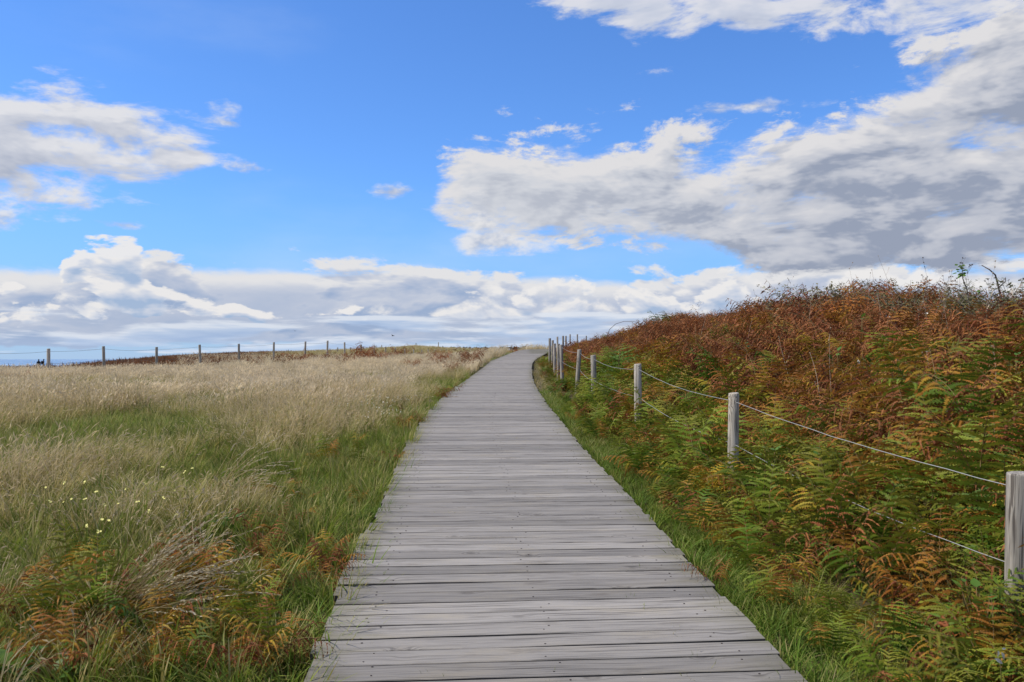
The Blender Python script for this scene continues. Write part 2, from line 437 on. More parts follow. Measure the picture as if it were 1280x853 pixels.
# foliage
M['fern_g'] = leaf_mat('bracken_green', (0.062, 0.135, 0.012), (0.215, 0.262, 0.026), (0.30, 0.16, 0.025), 0.32, transl=0.28, spec=0.15)
M['fern_y'] = leaf_mat('bracken_turning', (0.290, 0.255, 0.022), (0.36, 0.150, 0.024), (0.26, 0.075, 0.018), 0.7, transl=0.28, spec=0.15)
M['fern_r'] = leaf_mat('bracken_rust', (0.115, 0.036, 0.018), (0.270, 0.086, 0.032), (0.36, 0.155, 0.055), 0.5, transl=0.22, spec=0.12)
M['fern_d'] = leaf_mat('shade_darkened_litter', (0.060, 0.038, 0.014), (0.095, 0.080, 0.022), transl=0.15, spec=0.1)  # dead litter, its colour darkened to stand for shade under the ferns
M['fern_gold'] = leaf_mat('bracken_gold', (0.58, 0.38, 0.03), (0.68, 0.48, 0.05), (0.50, 0.25, 0.03), 0.3, transl=0.36, spec=0.15)
M['stalk'] = plain_mat('fern_stalk', (0.20, 0.13, 0.05), 0.6, (0.12, 0.10, 0.03), 5)
M['grass_g'] = leaf_mat('grass_green', (0.100, 0.170, 0.018), (0.215, 0.255, 0.034), (0.42, 0.36, 0.13), 0.6, tip_pow=(0.55, 1.1), transl=0.4, spec=0.15)
M['grass_v'] = leaf_mat('grass_fresh_green', (0.075, 0.155, 0.016), (0.155, 0.230, 0.028), (0.40, 0.36, 0.12), 0.45, tip_pow=(0.7, 1.15), transl=0.4, spec=0.15)
M['grass_m'] = leaf_mat('grass_mixed', (0.150, 0.175, 0.030), (0.40, 0.315, 0.105), (0.58, 0.47, 0.22), 0.8, transl=0.4, spec=0.15)
M['grass_t'] = leaf_mat('grass_straw', (0.38, 0.295, 0.135), (0.62, 0.51, 0.28), (0.66, 0.55, 0.36), 0.8, transl=0.4, spec=0.15)
M['grass_p'] = leaf_mat('grass_pale', (0.44, 0.355, 0.215), (0.68, 0.57, 0.39), (0.78, 0.68, 0.50), 0.8, transl=0.4, spec=0.15)
M['heath'] = leaf_mat('heath_brown', (0.125, 0.062, 0.032), (0.20, 0.105, 0.05), (0.24, 0.15, 0.07), 0.4)
M['shrub'] = leaf_mat('shrub_leaf', (0.115, 0.125, 0.050), (0.26, 0.235, 0.115), transl=0.25, spec=0.2)
M['leaf_dk'] = leaf_mat('broad_leaf_green', (0.050, 0.120, 0.018), (0.115, 0.195, 0.030), transl=0.25, rough=0.5, spec=0.2)
M['twig'] = plain_mat('grey_twig', (0.30, 0.26, 0.22), 0.8, (0.17, 0.14, 0.12), 9)
M['twig_dk'] = plain_mat('dark_twig', (0.10, 0.075, 0.06), 0.8, (0.06, 0.045, 0.04), 9)
M['pale_stem'] = plain_mat('pale_dead_stem', (0.48, 0.40, 0.30), 0.8, (0.30, 0.22, 0.16), 12)
M['white'] = plain_mat('white_petal', (0.80, 0.79, 0.74), 0.6, (0.70, 0.68, 0.62), 20)
M['yellow'] = plain_mat('pale_yellow_petal', (0.75, 0.70, 0.22), 0.6, (0.66, 0.62, 0.2), 20)
M['tree'] = leaf_mat('far_tree_leaf', (0.022, 0.035, 0.016), (0.045, 0.06, 0.025), transl=0.1)
M['cloth'] = plain_mat('dark_jacket', (0.02, 0.02, 0.026), 0.9)
M['cloth2'] = plain_mat('dark_trousers', (0.035, 0.04, 0.06), 0.9)
M['skin'] = plain_mat('skin', (0.45, 0.28, 0.2), 0.6, (0.42, 0.26, 0.19))
M['bird'] = plain_mat('dark_feather', (0.04, 0.035, 0.035), 0.7)

def ground_mat():
    m, nt, out = new_mat('ground_cover')
    pb = nt.nodes.new('ShaderNodeBsdfPrincipled'); nt.links.new(pb.outputs[0], out.inputs[0])
    pb.inputs['Roughness'].default_value = 0.95; pb.inputs['Specular IOR Level'].default_value = 0.1
    g = nt.nodes.new('ShaderNodeNewGeometry')
    n1 = noise(g.outputs['Position'], 0.9, 6, 0.65); n2 = noise(g.outputs['Position'], 14.0, 4, 0.7)
    c = attr('cover', colour=True)
    c = mixc(smooth(n1, 0.35, 0.7) * 0.45, c, (0.13, 0.12, 0.05))
    c = mixc(smooth(n2, 0.4, 0.7) * 0.4, c, (0.07, 0.055, 0.03))
    nt.links.new(c, pb.inputs['Base Color'])
    b = nt.nodes.new('ShaderNodeBump'); b.inputs['Strength'].default_value = 0.8; b.inputs['Distance'].default_value = 0.06
    nt.links.new((n1 + n2).s, b.inputs['Height']); nt.links.new(b.outputs[0], pb.inputs['Normal'])
    return m
M['ground'] = ground_mat()

def sea_mat():
    m, nt, out = new_mat('sea_water')
    pb = nt.nodes.new('ShaderNodeBsdfPrincipled'); nt.links.new(pb.outputs[0], out.inputs[0])
    g = nt.nodes.new('ShaderNodeNewGeometry')
    sp = nt.nodes.new('ShaderNodeSeparateXYZ'); nt.links.new(g.outputs['Position'], sp.inputs[0])
    x, y = V(sp.outputs[0]), V(sp.outputs[1])
    cap = noise(combine(x * 0.02, y * 0.006, 0.0), 1.0, 5, 0.7)
    tone = noise(combine(x * 0.002, y * 0.0012, 3.0), 1.0, 4, 0.6)
    c = mixc(smooth(tone, 0.35, 0.65), (0.09, 0.19, 0.33), (0.15, 0.27, 0.42))
    c = mixc(smooth(cap, 0.56, 0.64), c, (0.75, 0.78, 0.8))
    nt.links.new(c, pb.inputs['Base Color'])
    pb.inputs['Roughness'].default_value = 0.35; pb.inputs['IOR'].default_value = 1.33
    b = nt.nodes.new('ShaderNodeBump'); b.inputs['Strength'].default_value = 0.6; b.inputs['Distance'].default_value = 1.0
    nt.links.new(noise(g.outputs['Position'], 0.08, 5, 0.6).s, b.inputs['Height']); nt.links.new(b.outputs[0], pb.inputs['Normal'])
    return m
M['sea'] = sea_mat()

# ------------------------------------------------------------------ ground sheet and sea
def spread(lo, hi, fine_lo, fine_hi, step, grow):
    a = list(np.arange(fine_lo, fine_hi + 1e-6, step)); s = step
    while a[-1] < hi: s *= grow; a.append(a[-1] + s)
    s = step
    while a[0] > lo: s *= grow; a.insert(0, a[0] - s)
    return np.array(a)
gx = spread(-1500, 2500, -14, 12, 0.3, 1.09)
gy = spread(-400, 3200, -3, 62, 0.4, 1.07)
XX, YY = np.meshgrid(gx, gy)
ZZ = ground(XX, YY)
me = bpy.data.meshes.new('ground')
nx, ny = len(gx), len(gy)
vv = np.stack([XX.ravel(), YY.ravel(), ZZ.ravel()], 1)
ii = (np.arange(ny - 1)[:, None] * nx + np.arange(nx - 1)[None, :]).ravel()
ff = np.stack([ii, ii + 1, ii + nx + 1, ii + nx], 1)
me.from_pydata(vv.tolist(), [], ff.tolist())
S_ = XX - path_x(YY)
pz = fnoise(XX * 0.25, YY * 0.18, 4)
col = np.zeros((ny, nx, 4)); col[..., 3] = 1
tan = np.array([0.30, 0.245, 0.13]); grn = np.array([0.12, 0.135, 0.04]); soil = np.array([0.055, 0.042, 0.022]); brn = np.array([0.12, 0.065, 0.036])
strip = 1 - sstep(1.8, 4.0, -S_)
w = np.clip(sstep(0.42, 0.62, pz) + strip, 0, 1)[..., None]
base = tan * (1 - w) + grn * w
farg = sstep(52, 62, YY)[..., None]
base = base * (1 - farg) + (tan * 0.75 + grn * 0.35) * farg
base = np.where((S_ > -1.3)[..., None], soil, base)
UU = XX / np.maximum(YY, 8)
heath_w = (sstep(-0.30, -0.36, UU) * sstep(50, 62, YY))[..., None]
base = base * (1 - heath_w) + brn * heath_w
base = np.where(((S_ > 1.2) & (YY < 60))[..., None], soil * 0.9, base)
col[..., :3] = base
ca = me.color_attributes.new('cover', 'FLOAT_COLOR', 'POINT'); ca.data.foreach_set('color', col.reshape(-1).astype(np.float32))
me.polygons.foreach_set('use_smooth', np.ones(len(me.polygons), dtype=bool))
me.materials.append(M['ground']); me.update()
tag(link('ground', me), kind='structure')

b = MB(); b.add([(-30000, -2000, -20), (30000, -2000, -20), (30000, 45000, -20), (-30000, 45000, -20)], [(0, 1, 2, 3)])
tag(b.build('sea', M['sea']), kind='structure')

# ------------------------------------------------------------------ boardwalk
def walk_frame(yq):
    e = 0.05
    x0, x1 = float(path_x(yq - e)), float(path_x(yq + e)); z0, z1 = float(deck_z(yq - e)), float(deck_z(yq + e))
    d = Vector((x1 - x0, 2 * e, z1 - z0)).normalized()
    return Vector((float(path_x(yq)), yq, float(deck_z(yq)))), d

def plank_mesh(b, L, W, T, ends, rr, nails, mtx=None, segs=9):
    """a sawn board along X: worn edges, uneven ends, slightly cupped top, two nail heads over each bearer"""
    bev = 0.003
    ring = [(-W / 2, -T), (W / 2, -T), (W / 2, -bev), (W / 2 - bev, 0), (0, -0.0015), (-W / 2 + bev, 0), (-W / 2, -bev)]
    k = len(ring); vs_ = []; fs = []
    for i in range(segs + 1):
        x = -L / 2 + L * i / segs + (ends[0] if i == 0 else ends[1] if i == segs else 0)
        w0, w1 = rr.uniform(-0.0025, 0.0025), rr.uniform(-0.0025, 0.0025); dz = rr.uniform(-0.0012, 0.0012)
        for (yy, zz) in ring:
            vs_.append(Vector((x, yy + (w0 if yy < 0 else w1 if yy > 0 else 0), zz + dz)))
    for i in range(segs):
        for j in range(k):
            j2 = (j + 1) % k; fs.append((i * k + j, i * k + j2, (i + 1) * k + j2, (i + 1) * k + j))
    fs.append(tuple(range(k - 1, -1, -1))); fs.append(tuple(segs * k + j for j in range(k)))
    if mtx: vs_ = [mtx @ p for p in vs_]
    n0 = len(b.mi); b.add(vs_, fs)
    for i in range(segs):                      # sawn sides coloured dark, painting shade into the gaps between boards
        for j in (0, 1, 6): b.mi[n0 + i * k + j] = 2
    if nails is not None:
        for nx_ in (-L * 0.40, 0.02, L * 0.40):
            for ny_ in (-W * 0.27, W * 0.27):
                if rr.random() < 0.35: continue
                c = Vector((nx_ + rr.uniform(-0.05, 0.05), ny_ + rr.uniform(-0.02, 0.02), 0.0016)); r0 = rr.uniform(0.0030, 0.0046)
                ring_ = [c + Vector((math.cos(q * PI / 3) * r0 * 1.3, math.sin(q * PI / 3) * r0, 0)) for q in range(6)]
                low = [p - Vector((0, 0, 0.006)) for p in ring_]
                nails.add(ring_ + low, [tuple(range(6))] + [(q, q + 6, (q + 1) % 6 + 6, (q + 1) % 6) for q in range(6)])

walk = bpy.data.objects.new('boardwalk', None); COL.objects.link(walk)
tag(walk, kind='structure')
PITCH, WALKW = 0.154, 2.10
yq = -1.2; n_pl = 0; far_run = MB(); rr = random.Random(3)
lshift = rshift = 0.0
while yq < 66:
    p, d = walk_frame(yq)
    wv = PITCH * rr.uniform(0.93, 1.05)
    step = wv * d.y
    p2, d2 = walk_frame(yq + step / 2)
    yaw = math.atan2(-d2.x, d2.y) + rr.uniform(-0.006, 0.006)
    pit = math.atan2(d2.z, math.hypot(d2.x, d2.y))
    rot = Matrix.Rotation(yaw, 4, 'Z') @ Matrix.Rotation(pit, 4, 'X') @ Matrix.Rotation(rr.uniform(-0.003, 0.003), 4, 'Y')
    if rr.random() < 0.07: lshift = rr.uniform(-0.045, 0.035)
    if rr.random() < 0.07: rshift = rr.uniform(-0.025, 0.025)
    ends = (lshift + rr.uniform(-0.018, 0.018), rshift + rr.uniform(-0.016, 0.016))
    gap = rr.uniform(0.008, 0.015)
    loc = p2 + Vector((0, 0, rr.uniform(-0.0012, 0.0012)))
    if n_pl < 300:
        b = MB(); nl = MB() if n_pl < 130 else None; plank_mesh(b, WALKW, wv - gap, 0.034, ends, rr, nl)
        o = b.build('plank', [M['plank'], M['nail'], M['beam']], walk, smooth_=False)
        o.matrix_world = Matrix.Translation(loc) @ rot
        if nl and nl.v: tag(nl.build('nail_heads', M['nail'], o, smooth_=False), kind='stuff')
    else:
        plank_mesh(far_run, WALKW, wv - gap, 0.034, ends, rr, None, Matrix.Translation(loc) @ rot, 3)
    n_pl += 1; yq += step
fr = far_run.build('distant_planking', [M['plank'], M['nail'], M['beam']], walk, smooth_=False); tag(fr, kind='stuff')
for off in (-0.84, 0.0, 0.84):
    b = MB(); pts = []
    for y in np.arange(-1.2, 66, 0.8):
        p, d = walk_frame(float(y)); side = Vector((d.y, -d.x, 0)).normalized(); pts.append(p + side * off)
    vs_, fs = [], []
    for i, p in enumerate(pts):
        _, d = walk_frame(float(p.y)); sd = Vector((d.y, -d.x, 0)).normalized() * 0.035
        for q in (-1, 1):
            for zz in (-0.036, -0.17): vs_.append(p + sd * q + Vector((0, 0, zz)))
    for i in range(len(pts) - 1):
        a = i * 4; c = a + 4
        fs += [(a, c, c + 2, a + 2), (a + 1, a + 3, c + 3, c + 1), (a, a + 1, c + 1, c), (a + 2, c + 2, c + 3, a + 3)]
    b.add(vs_, fs); b.build('bearer', M['beam'], walk, smooth_=False)

# ------------------------------------------------------------------ fences
def post_mesh(b, h, r0, r1, rr, sink=0.35, split=False, n=14):
    rings = [(-sink, r0), (0.0, r0), (h * 0.35, r0 * 0.985), (h * 0.7, r1 * 1.01), (h - 0.014, r1), (h - 0.004, r1 * 0.95), (h, r1 * 0.82)]
    ph = [rr.uniform(-0.05, 0.05) for _ in range(n)]
    vs_, fs = [], []
    for (z, r) in rings:
        for k in range(n):
            th = 2 * PI * k / n
            q = r * (1 + ph[k] + rr.uniform(-0.008, 0.008))
            if split and k == n * 5 // 7 and z > h * 0.3: q *= 0.80      # drying crack down one side
            vs_.append((math.cos(th) * q, math.sin(th) * q, z + (0.004 * math.cos(th) if z == h else 0)))
    for i in range(len(rings) - 1):
        for k in range(n):
            k2 = (k + 1) % n; fs.append((i * n + k, i * n + k2, (i + 1) * n + k2, (i + 1) * n + k))
    fs.append(tuple((len(rings) - 1) * n + k for k in range(n)))
    b.add(vs_, fs)

def wire_pts(a, c, sag, rr, n=14):
    pts = []
    for i in range(n + 1):
        t = i / n; p = a.lerp(c, t)
        p.z -= sag * 4 * t * (1 - t) + rr.uniform(-0.003, 0.003) * (0 < i < n)
        p.x += rr.uniform(-0.003, 0.003) * (0 < i < n); pts.append(p)
    return pts

rr = random.Random(11)
# posts beside the walk: column, row of the top, distance, radius, sideways lean
FR = [(1267, 590, 4.0, 0.060, 0.0), (915, 491, 7.3, 0.050, 0.0), (797.5, 455, 11.2, 0.054, 0.0), (743, 444, 14.7, 0.052, -0.02), (720.5, 437, 18.3, 0.050, 0.07),
      (703, 431, 22, 0.048, -0.02), (698, 430, 25, 0.05, 0.0), (693.5, 429.5, 28.5, 0.05, 0.0), (690.5, 425.5, 32, 0.05, 0.02), (687, 423, 35.5, 0.056, 0.0),
      (697, 421, 39, 0.046, 0.0), (704, 420, 42, 0.05, 0.0), (707.5, 420, 45, 0.05, 0.0), (712.6, 418, 48.5, 0.044, 0.0), (721.5, 418, 52, 0.048, 0.0), (733.5, 420, 55.5, 0.046, -0.02), (745.5, 423, 59, 0.05, 0.0)]
fr_r = bpy.data.objects.new('post_and_wire_fence', None); COL.objects.link(fr_r)
fr_r.location = P(915, 7.3)
tag(fr_r, 'grey round posts with two slack wires between boardwalk and fern bank', 'fence')
bpy.context.view_layer.update()
def add_part(o, parent):
    o.parent = parent; o.matrix_parent_inverse = Matrix.Translation(-parent.location)
def fence(rows, root, wires, sag, wr, rr, wire_mat, extra_first=None, extra_last=None, near=5):
    tops = []
    for i, (px, py, d, r, lean) in enumerate(rows):
        base = P(px, d); h = Zat(py, d) - base.z
        b = MB(); post_mesh(b, h, r * 1.02, r * 0.96, rr, split=(i == 0), n=14 if i < near else 8)
        o = b.build('post', M['post'])
        o.location = base; o.rotation_euler = (rr.uniform(-0.03, 0.03), lean + rr.uniform(-0.015, 0.015), 0)
        add_part(o, root)
        if i < near:      # bored wire holes facing the walk
            for hz in [h - w for w in wires] + [h - 0.035]:
                c = Vector((0.008, -r * 0.97, hz)); q = r * 0.11; hb = MB()
                hb.add([c + Vector((math.cos(k * PI / 3) * q, -0.003, math.sin(k * PI / 3) * q)) for k in range(6)] + [c + Vector((math.cos(k * PI / 3) * q, 0.01, math.sin(k * PI / 3) * q)) for k in range(6)],
                       [tuple(range(6))] + [(k, k + 6, (k + 1) % 6 + 6, (k + 1) % 6) for k in range(6)])
                hb.build('wire_hole', M['hole'], o)
        tops.append((base, h, r, lean))
    pts = [extra_first] * (extra_first is not None) + tops + [extra_last] * (extra_last is not None)
    for w in wires:
        for (b0, h0, r0, l0), (b1, h1, r1, l1) in zip(pts[:-1], pts[1:]):
            a = b0 + Vector((math.sin(l0) * h0 - r0 * 0.2, r0 * 0.1, h0 - w)); c = b1 + Vector((math.sin(l1) * h1, r1 * 0.1, h1 - w))
            b = MB(); b.tube(wire_pts(a, c, sag * rr.uniform(0.6, 1.3), rr), wr, 5, cap=False)
            o = b.build('wire', wire_mat); add_part(o, root)
    return tops
g0 = Vector((3.0, 0.6, G(3.0, 0.6)))
fence(FR, fr_r, (0.072, 0.46), 0.05, 0.0024, rr, M['wire'], extra_first=(g0, 1.0, 0.05, 0))
# field fence on the left
cols = [61, 131, 196, 251, 299, 342, 381, 409, 431, 451.5, 468, 482, 495, 506, 517, 527, 535, 544, 551.5, 558, 566, 574, 582, 591, 601, 612, 624]
rows_ = [436, 433, 434, 431, 430, 428, 427, 426, 428, 431, 432, 433.5, 434.5, 436, 436.5, 437, 437, 437, 436.5, 436, 436, 435.5, 435, 435, 435, 434.5, 434.5]
FL = [(px, py, 28 * (1 + 0.1 * i), 0.058 if i < 9 else 0.05, [0.0, -0.045, -0.02, -0.04, 0, 0, 0.02, 0.02, -0.01][i % 9]) for i, (px, py) in enumerate(zip(cols, rows_))]
FL.insert(0, (-16, 438, 25.2, 0.058, 0.02))
fr_l = bpy.data.objects.new('field_fence', None); COL.objects.link(fr_l); fr_l.location = P(299, FL[5][2])
tag(fr_l, 'long field fence of dark thin posts and wires behind the straw grass', 'fence')
fence(FL, fr_l, (0.10, 0.52), 0.05, 0.0045, rr, M['wire2'], near=0)
# a third line of posts on the rise behind
FF = [(c, r_, 84 + i * 3.0, 0.06, 0.0) for i, (c, r_) in enumerate([(422, 434.5), (438, 434.5), (446, 434), (454, 433.5), (462, 433), (470, 432), (477, 431.5), (520, 429), (548, 428), (640, 431)])]
fr_f = bpy.data.objects.new('hillside_fence', None); COL.objects.link(fr_f); fr_f.location = P(462, 96)
tag(fr_f, 'tiny distant posts standing on the grassy rise', 'fence')
fence(FF, fr_f, (0.10,), 0.05, 0.004, rr, M['wire2'], near=0)

# ------------------------------------------------------------------ bracken fronds
def frond_mesh(name, mat, L, seed, npin=11, npul=9, dead=0.0, arch=1.2, lean=0.2, fine=True, width=0.42):
    """one bracken frond from its base at the origin: stalk, then a tapering blade of paired pinnae with pinnules"""
    r = random.Random(seed); b = MB()
    N = 26; pts = []; tans = []; p = Vector((0, 0, 0)); yawd = 0.0
    for i in range(N + 1):
        t = i / N; a = lean + arch * max(0, t - 0.22) ** 1.15 * 1.25
        yawd += r.uniform(-0.02, 0.02)
        d = Vector((math.sin(yawd) * math.sin(a), math.cos(yawd) * math.sin(a), math.cos(a)))
        pts.append(p.copy()); tans.append(d); p += d * L / N
    b.tube(pts, [0.0036 * L / 0.7 * (1 - 0.75 * i / N) for i in range(N + 1)], 4, t=[0.0] * (4 * (N + 1)), mi=1)
    t0 = 0.30
    def pinnule(base, dirv, nrm, ln, wd, tv):
        w_ = dirv.cross(nrm).normalized() * wd
        tip = base + dirv * ln - nrm * ln * r.uniform(0.05, 0.25 + 0.5 * dead)
        m1 = base + dirv * ln * 0.45
        b.add([base, m1 + w_, tip, m1 - w_], [(0, 1, 2, 3)], tv)
    for k in range(npin):
        tau = k / (npin - 0.2); t = t0 + (1 - t0) * tau
        f = t * N; i = min(int(f), N - 1); c = pts[i].lerp(pts[i + 1], f - i); T = tans[i]
        S = Vector((T.y, -T.x, 0)); S = S.normalized() if S.length > 1e-4 else Vector((1, 0, 0)); Nn = S.cross(T).normalized()
        if Nn.z < 0 and not dead: pass
        pl = width * L * ((1 - tau) ** 0.85) * min(1, 0.55 + tau * 2.2) * r.uniform(0.88, 1.08)
        if pl < 0.012: continue
        for sgn in (-1, 1):
            if r.random() < 0.05 + 0.12 * dead: continue
            phi = r.uniform(0.30, 0.55) + 0.25 * tau
            d = (S * sgn * math.cos(phi) + T * math.sin(phi) + Nn * r.uniform(-0.12, 0.22) + Vector((r.uniform(-.4, .4), r.uniform(-.4, .4), r.uniform(-.6, .2))) * dead).normalized()
            n = max(3, int(npul * pl / (width * L)) + 1) if fine else max(2, int(npul * 0.5 * pl / (width * L)) + 1)
            q = c.copy(); sl = pl / n; roll = r.uniform(-0.3, 0.3) * (0.9 + 2.6 * dead)
            crl = (r.uniform(0.04, 0.20) + dead * r.uniform(0.05, 0.30)) * (0.7 if fine else 1.0)
            prev = q.copy(); tone = r.uniform(-0.12, 0.12)
            for j in range(n):
                d = (d + Vector((0, 0, -1)) * crl * (11 / max(n, 6)) + Vector((r.uniform(-1, 1), r.uniform(-1, 1), r.uniform(-1, 1))) * 0.16 * dead).normalized()
                q = prev + d * sl
                nn = (Matrix.Rotation(roll, 3, d) @ (Nn - d * Nn.dot(d))).normalized() if (Nn - d * Nn.dot(d)).length > 1e-3 else d.orthogonal()
                side = d.cross(nn)
                ql = ((0.034 if fine else 0.060) * L * (1 - 0.70 * j / n) * (pl / (width * L)) ** 0.4) * r.uniform(0.85, 1.1) * (1 - 0.25 * dead)
                if fine:
                    tv = 0.25 + tone + 0.75 * max(tau, j / n); rib = side * ql * (0.42 - 0.14 * dead) * (1 - 0.5 * j / n)
                    b.add([prev - rib, prev + rib, q + rib * 0.9, q - rib * 0.9], [(0, 1, 2, 3)], tv)
                    for s2 in (-1, 1):
                        for off_ in (0.05, 0.55):
                            dv = (side * s2 * 0.80 + d * 0.60 - nn * dead * r.uniform(-0.2, 0.9)).normalized(); bs = prev + d * sl * off_ + side * s2 * ql * 0.25
                            tip = bs + dv * ql * 0.85; wv_ = d * sl * 0.24
                            b.add([bs - wv_, bs + wv_, tip], [(0, 1, 2)], tv + 0.08)
                else:
                    hw = side * ql * (0.62 - 0.2 * dead)
                    b.add([prev, prev + d * sl * 0.75 + hw, q + d * sl * 0.15, prev + d * sl * 0.75 - hw], [(0, 1, 2, 3)], 0.25 + tone + 0.75 * max(tau, j / n))
                prev = q
            pinnule(prev, d, Nn if abs(Nn.dot(d)) < 0.95 else d.orthogonal(), sl * 1.2, sl * 0.25, 1.0)
    return b.mesh(name, [mat, M['stalk']])

FROND = {'g': [], 'y': [], 'r': [], 'gold': []}
for k in range(5):
    FROND['g'].append(frond_mesh('frond_green', M['fern_g'], 0.72, 100 + k, dead=0.0, arch=0.75 + 0.2 * k, lean=0.14 + 0.08 * k))
for k in range(4):
    FROND['y'].append(frond_mesh('frond_turning', M['fern_y'], 0.70, 200 + k, dead=0.25, arch=0.85 + 0.25 * k, lean=0.15 + 0.1 * k))
for k in range(5):
    FROND['r'].append(frond_mesh('frond_rust', M['fern_r'], 0.70, 300 + k, dead=0.75 + 0.08 * k, arch=0.8 + 0.28 * k, lean=0.12 + 0.1 * k))
FROND['gold'].append(frond_mesh('frond_gold', M['fern_gold'], 0.5, 400, dead=0.12, arch=0.9, lean=0.1))

def bracken(kind, loc, size, rr, nf, label, group=None, mix=0.34, spread_=1.0):
    root = bpy.data.objects.new('bracken_fern', None); COL.objects.link(root); root.location = loc
    tag(root, label, 'fern', group)
    a0 = rr.uniform(0, 2 * PI)
    for j in range(nf):
        kk = kind
        if rr.random() < mix: kk = {'g': rr.choice('yyr'), 'y': rr.choice('grr'), 'r': 'y', 'gold': 'gold'}[kind]
        me_ = rr.choice(FROND[kk])
        o = link('frond', me_, root, (rr.uniform(-.05, .05) * spread_, rr.uniform(-.05, .05) * spread_, -0.02),
                 (rr.uniform(-0.12, 0.12), rr.uniform(-0.12, 0.12), a0 + j * 2 * PI / nf + rr.uniform(-0.4, 0.4)), size * rr.uniform(0.65, 1.12))
    return root

# zones of the bank: how green, how rusty (near the walk green, higher up rust)
def bank_kind(x, y, rr):
    s = x - float(path_x(y))
    g = 1.0 - 0.90 * float(sstep(2.2, 4.8, s + 0.05 * (y - 6) * (y > 6)))
    n = float(fnoise(x * 0.9 + 5, y * 0.7 + 3, 3)) - 0.5
    v = g * 1.05 + n * 1.7 + rr.uniform(-0.42, 0.42)
    return 'g' if v > 0.72 else 'y' if v > 0.50 else 'r'

def fern_label(k, s, y, size):
    look = {'g': 'green', 'y': 'yellowing', 'r': 'withered rust brown'}[k]
    sz = 'low' if size < 0.72 else 'tall' if size > 1.02 else 'leafy'
    if k == 'r' and sz == 'leafy': sz = 'curled'
    place = ('between boardwalk and fence' if s < 2.25 else 'just behind the fence wires' if s < 3.1 else 'on the lower bank' if s < 4.4 else 'high on the bank')
    far = ' before the second post' if y < 6.8 else ' past the second post'
    return '%s %s fern %s%s' % (sz, look, place, far), '%s ferns on the bank' % look
rr = random.Random(21)
spots = []
def try_spot(x, y, rmin):
    for (a, c) in spots:
        if (a - x) ** 2 + (c - y) ** 2 < rmin * rmin: return False
    spots.append((x, y)); return True
cnt = 0; tries = 0
POSTXY = [((px - 640) / FPX * d, d) for (px, py, d, r, l) in FR]
while cnt < 300 and tries < 60000:
    tries += 1
    y = 2.2 + 9.5 * rr.random() ** 0.95
    x = rr.uniform(1.2, 0.74 * y + 0.6)
    if rr.random() < 0.35: x = float(path_x(y)) + rr.uniform(1.34, 2.3)
    s = x - float(path_x(y))
    if s < 1.34 or s > 7.5: continue
    if any((x - a) ** 2 + (y - c) ** 2 < 0.12 ** 2 for a, c in POSTXY): continue
    if any(abs(x - a * 0.95) < 0.10 and 0 < c - y < 0.3 for a, c in POSTXY): continue
    if not try_spot(x, y, 0.26): continue
    if y > 6 and float(fnoise(x * 1.5 + 9, y * 1.5 + 2, 2)) < 0.36: continue        # hollows between the plants
    k = bank_kind(x, y, rr)
    near_edge = s < 2.6
    size = (0.62 if s < 1.75 else 0.92 if near_edge else 1.10) * (0.62 + 0.8 * float(fnoise(x * 1.1 + 3, y * 1.1 + 8, 2))) * rr.uniform(0.8, 1.2)
    bracken(k, (x, y, G(x, y)), size, rr, rr.choice((5, 6, 7)), *fern_label(k, s, y, size))
    cnt += 1
for (px, d, k, sz) in ((1228, 3.65, 'g', 0.8), (1262, 3.55, 'y', 0.75), (1295, 3.6, 'g', 0.8), (1205, 3.4, 'g', 0.7), (1245, 3.3, 'g', 0.7), (1150, 3.7, 'g', 0.8), (1180, 4.0, 'y', 0.85)):
    bracken(k, P(px, d), sz, rr, 6, 'broad %s fern crowding the foot of the cracked fence post' % ('green' if k == 'g' else 'yellowing'), 'ferns at the cracked post')
# the bright yellow fern beside the second post
bracken('gold', P(893, 6.6, 0.16), 0.75, rr, 5, 'bright golden yellow fern at the foot of the second fence post')

# ------------------------------------------------------------------ scattered cover: prototypes and instancing
def proto_collection(name, meshes):
    c = bpy.data.collections.new(name)
    for i, m in enumerate(meshes):
        o = bpy.data.objects.new('%s_%02d' % (name, i), m); c.objects.link(o)
    return c

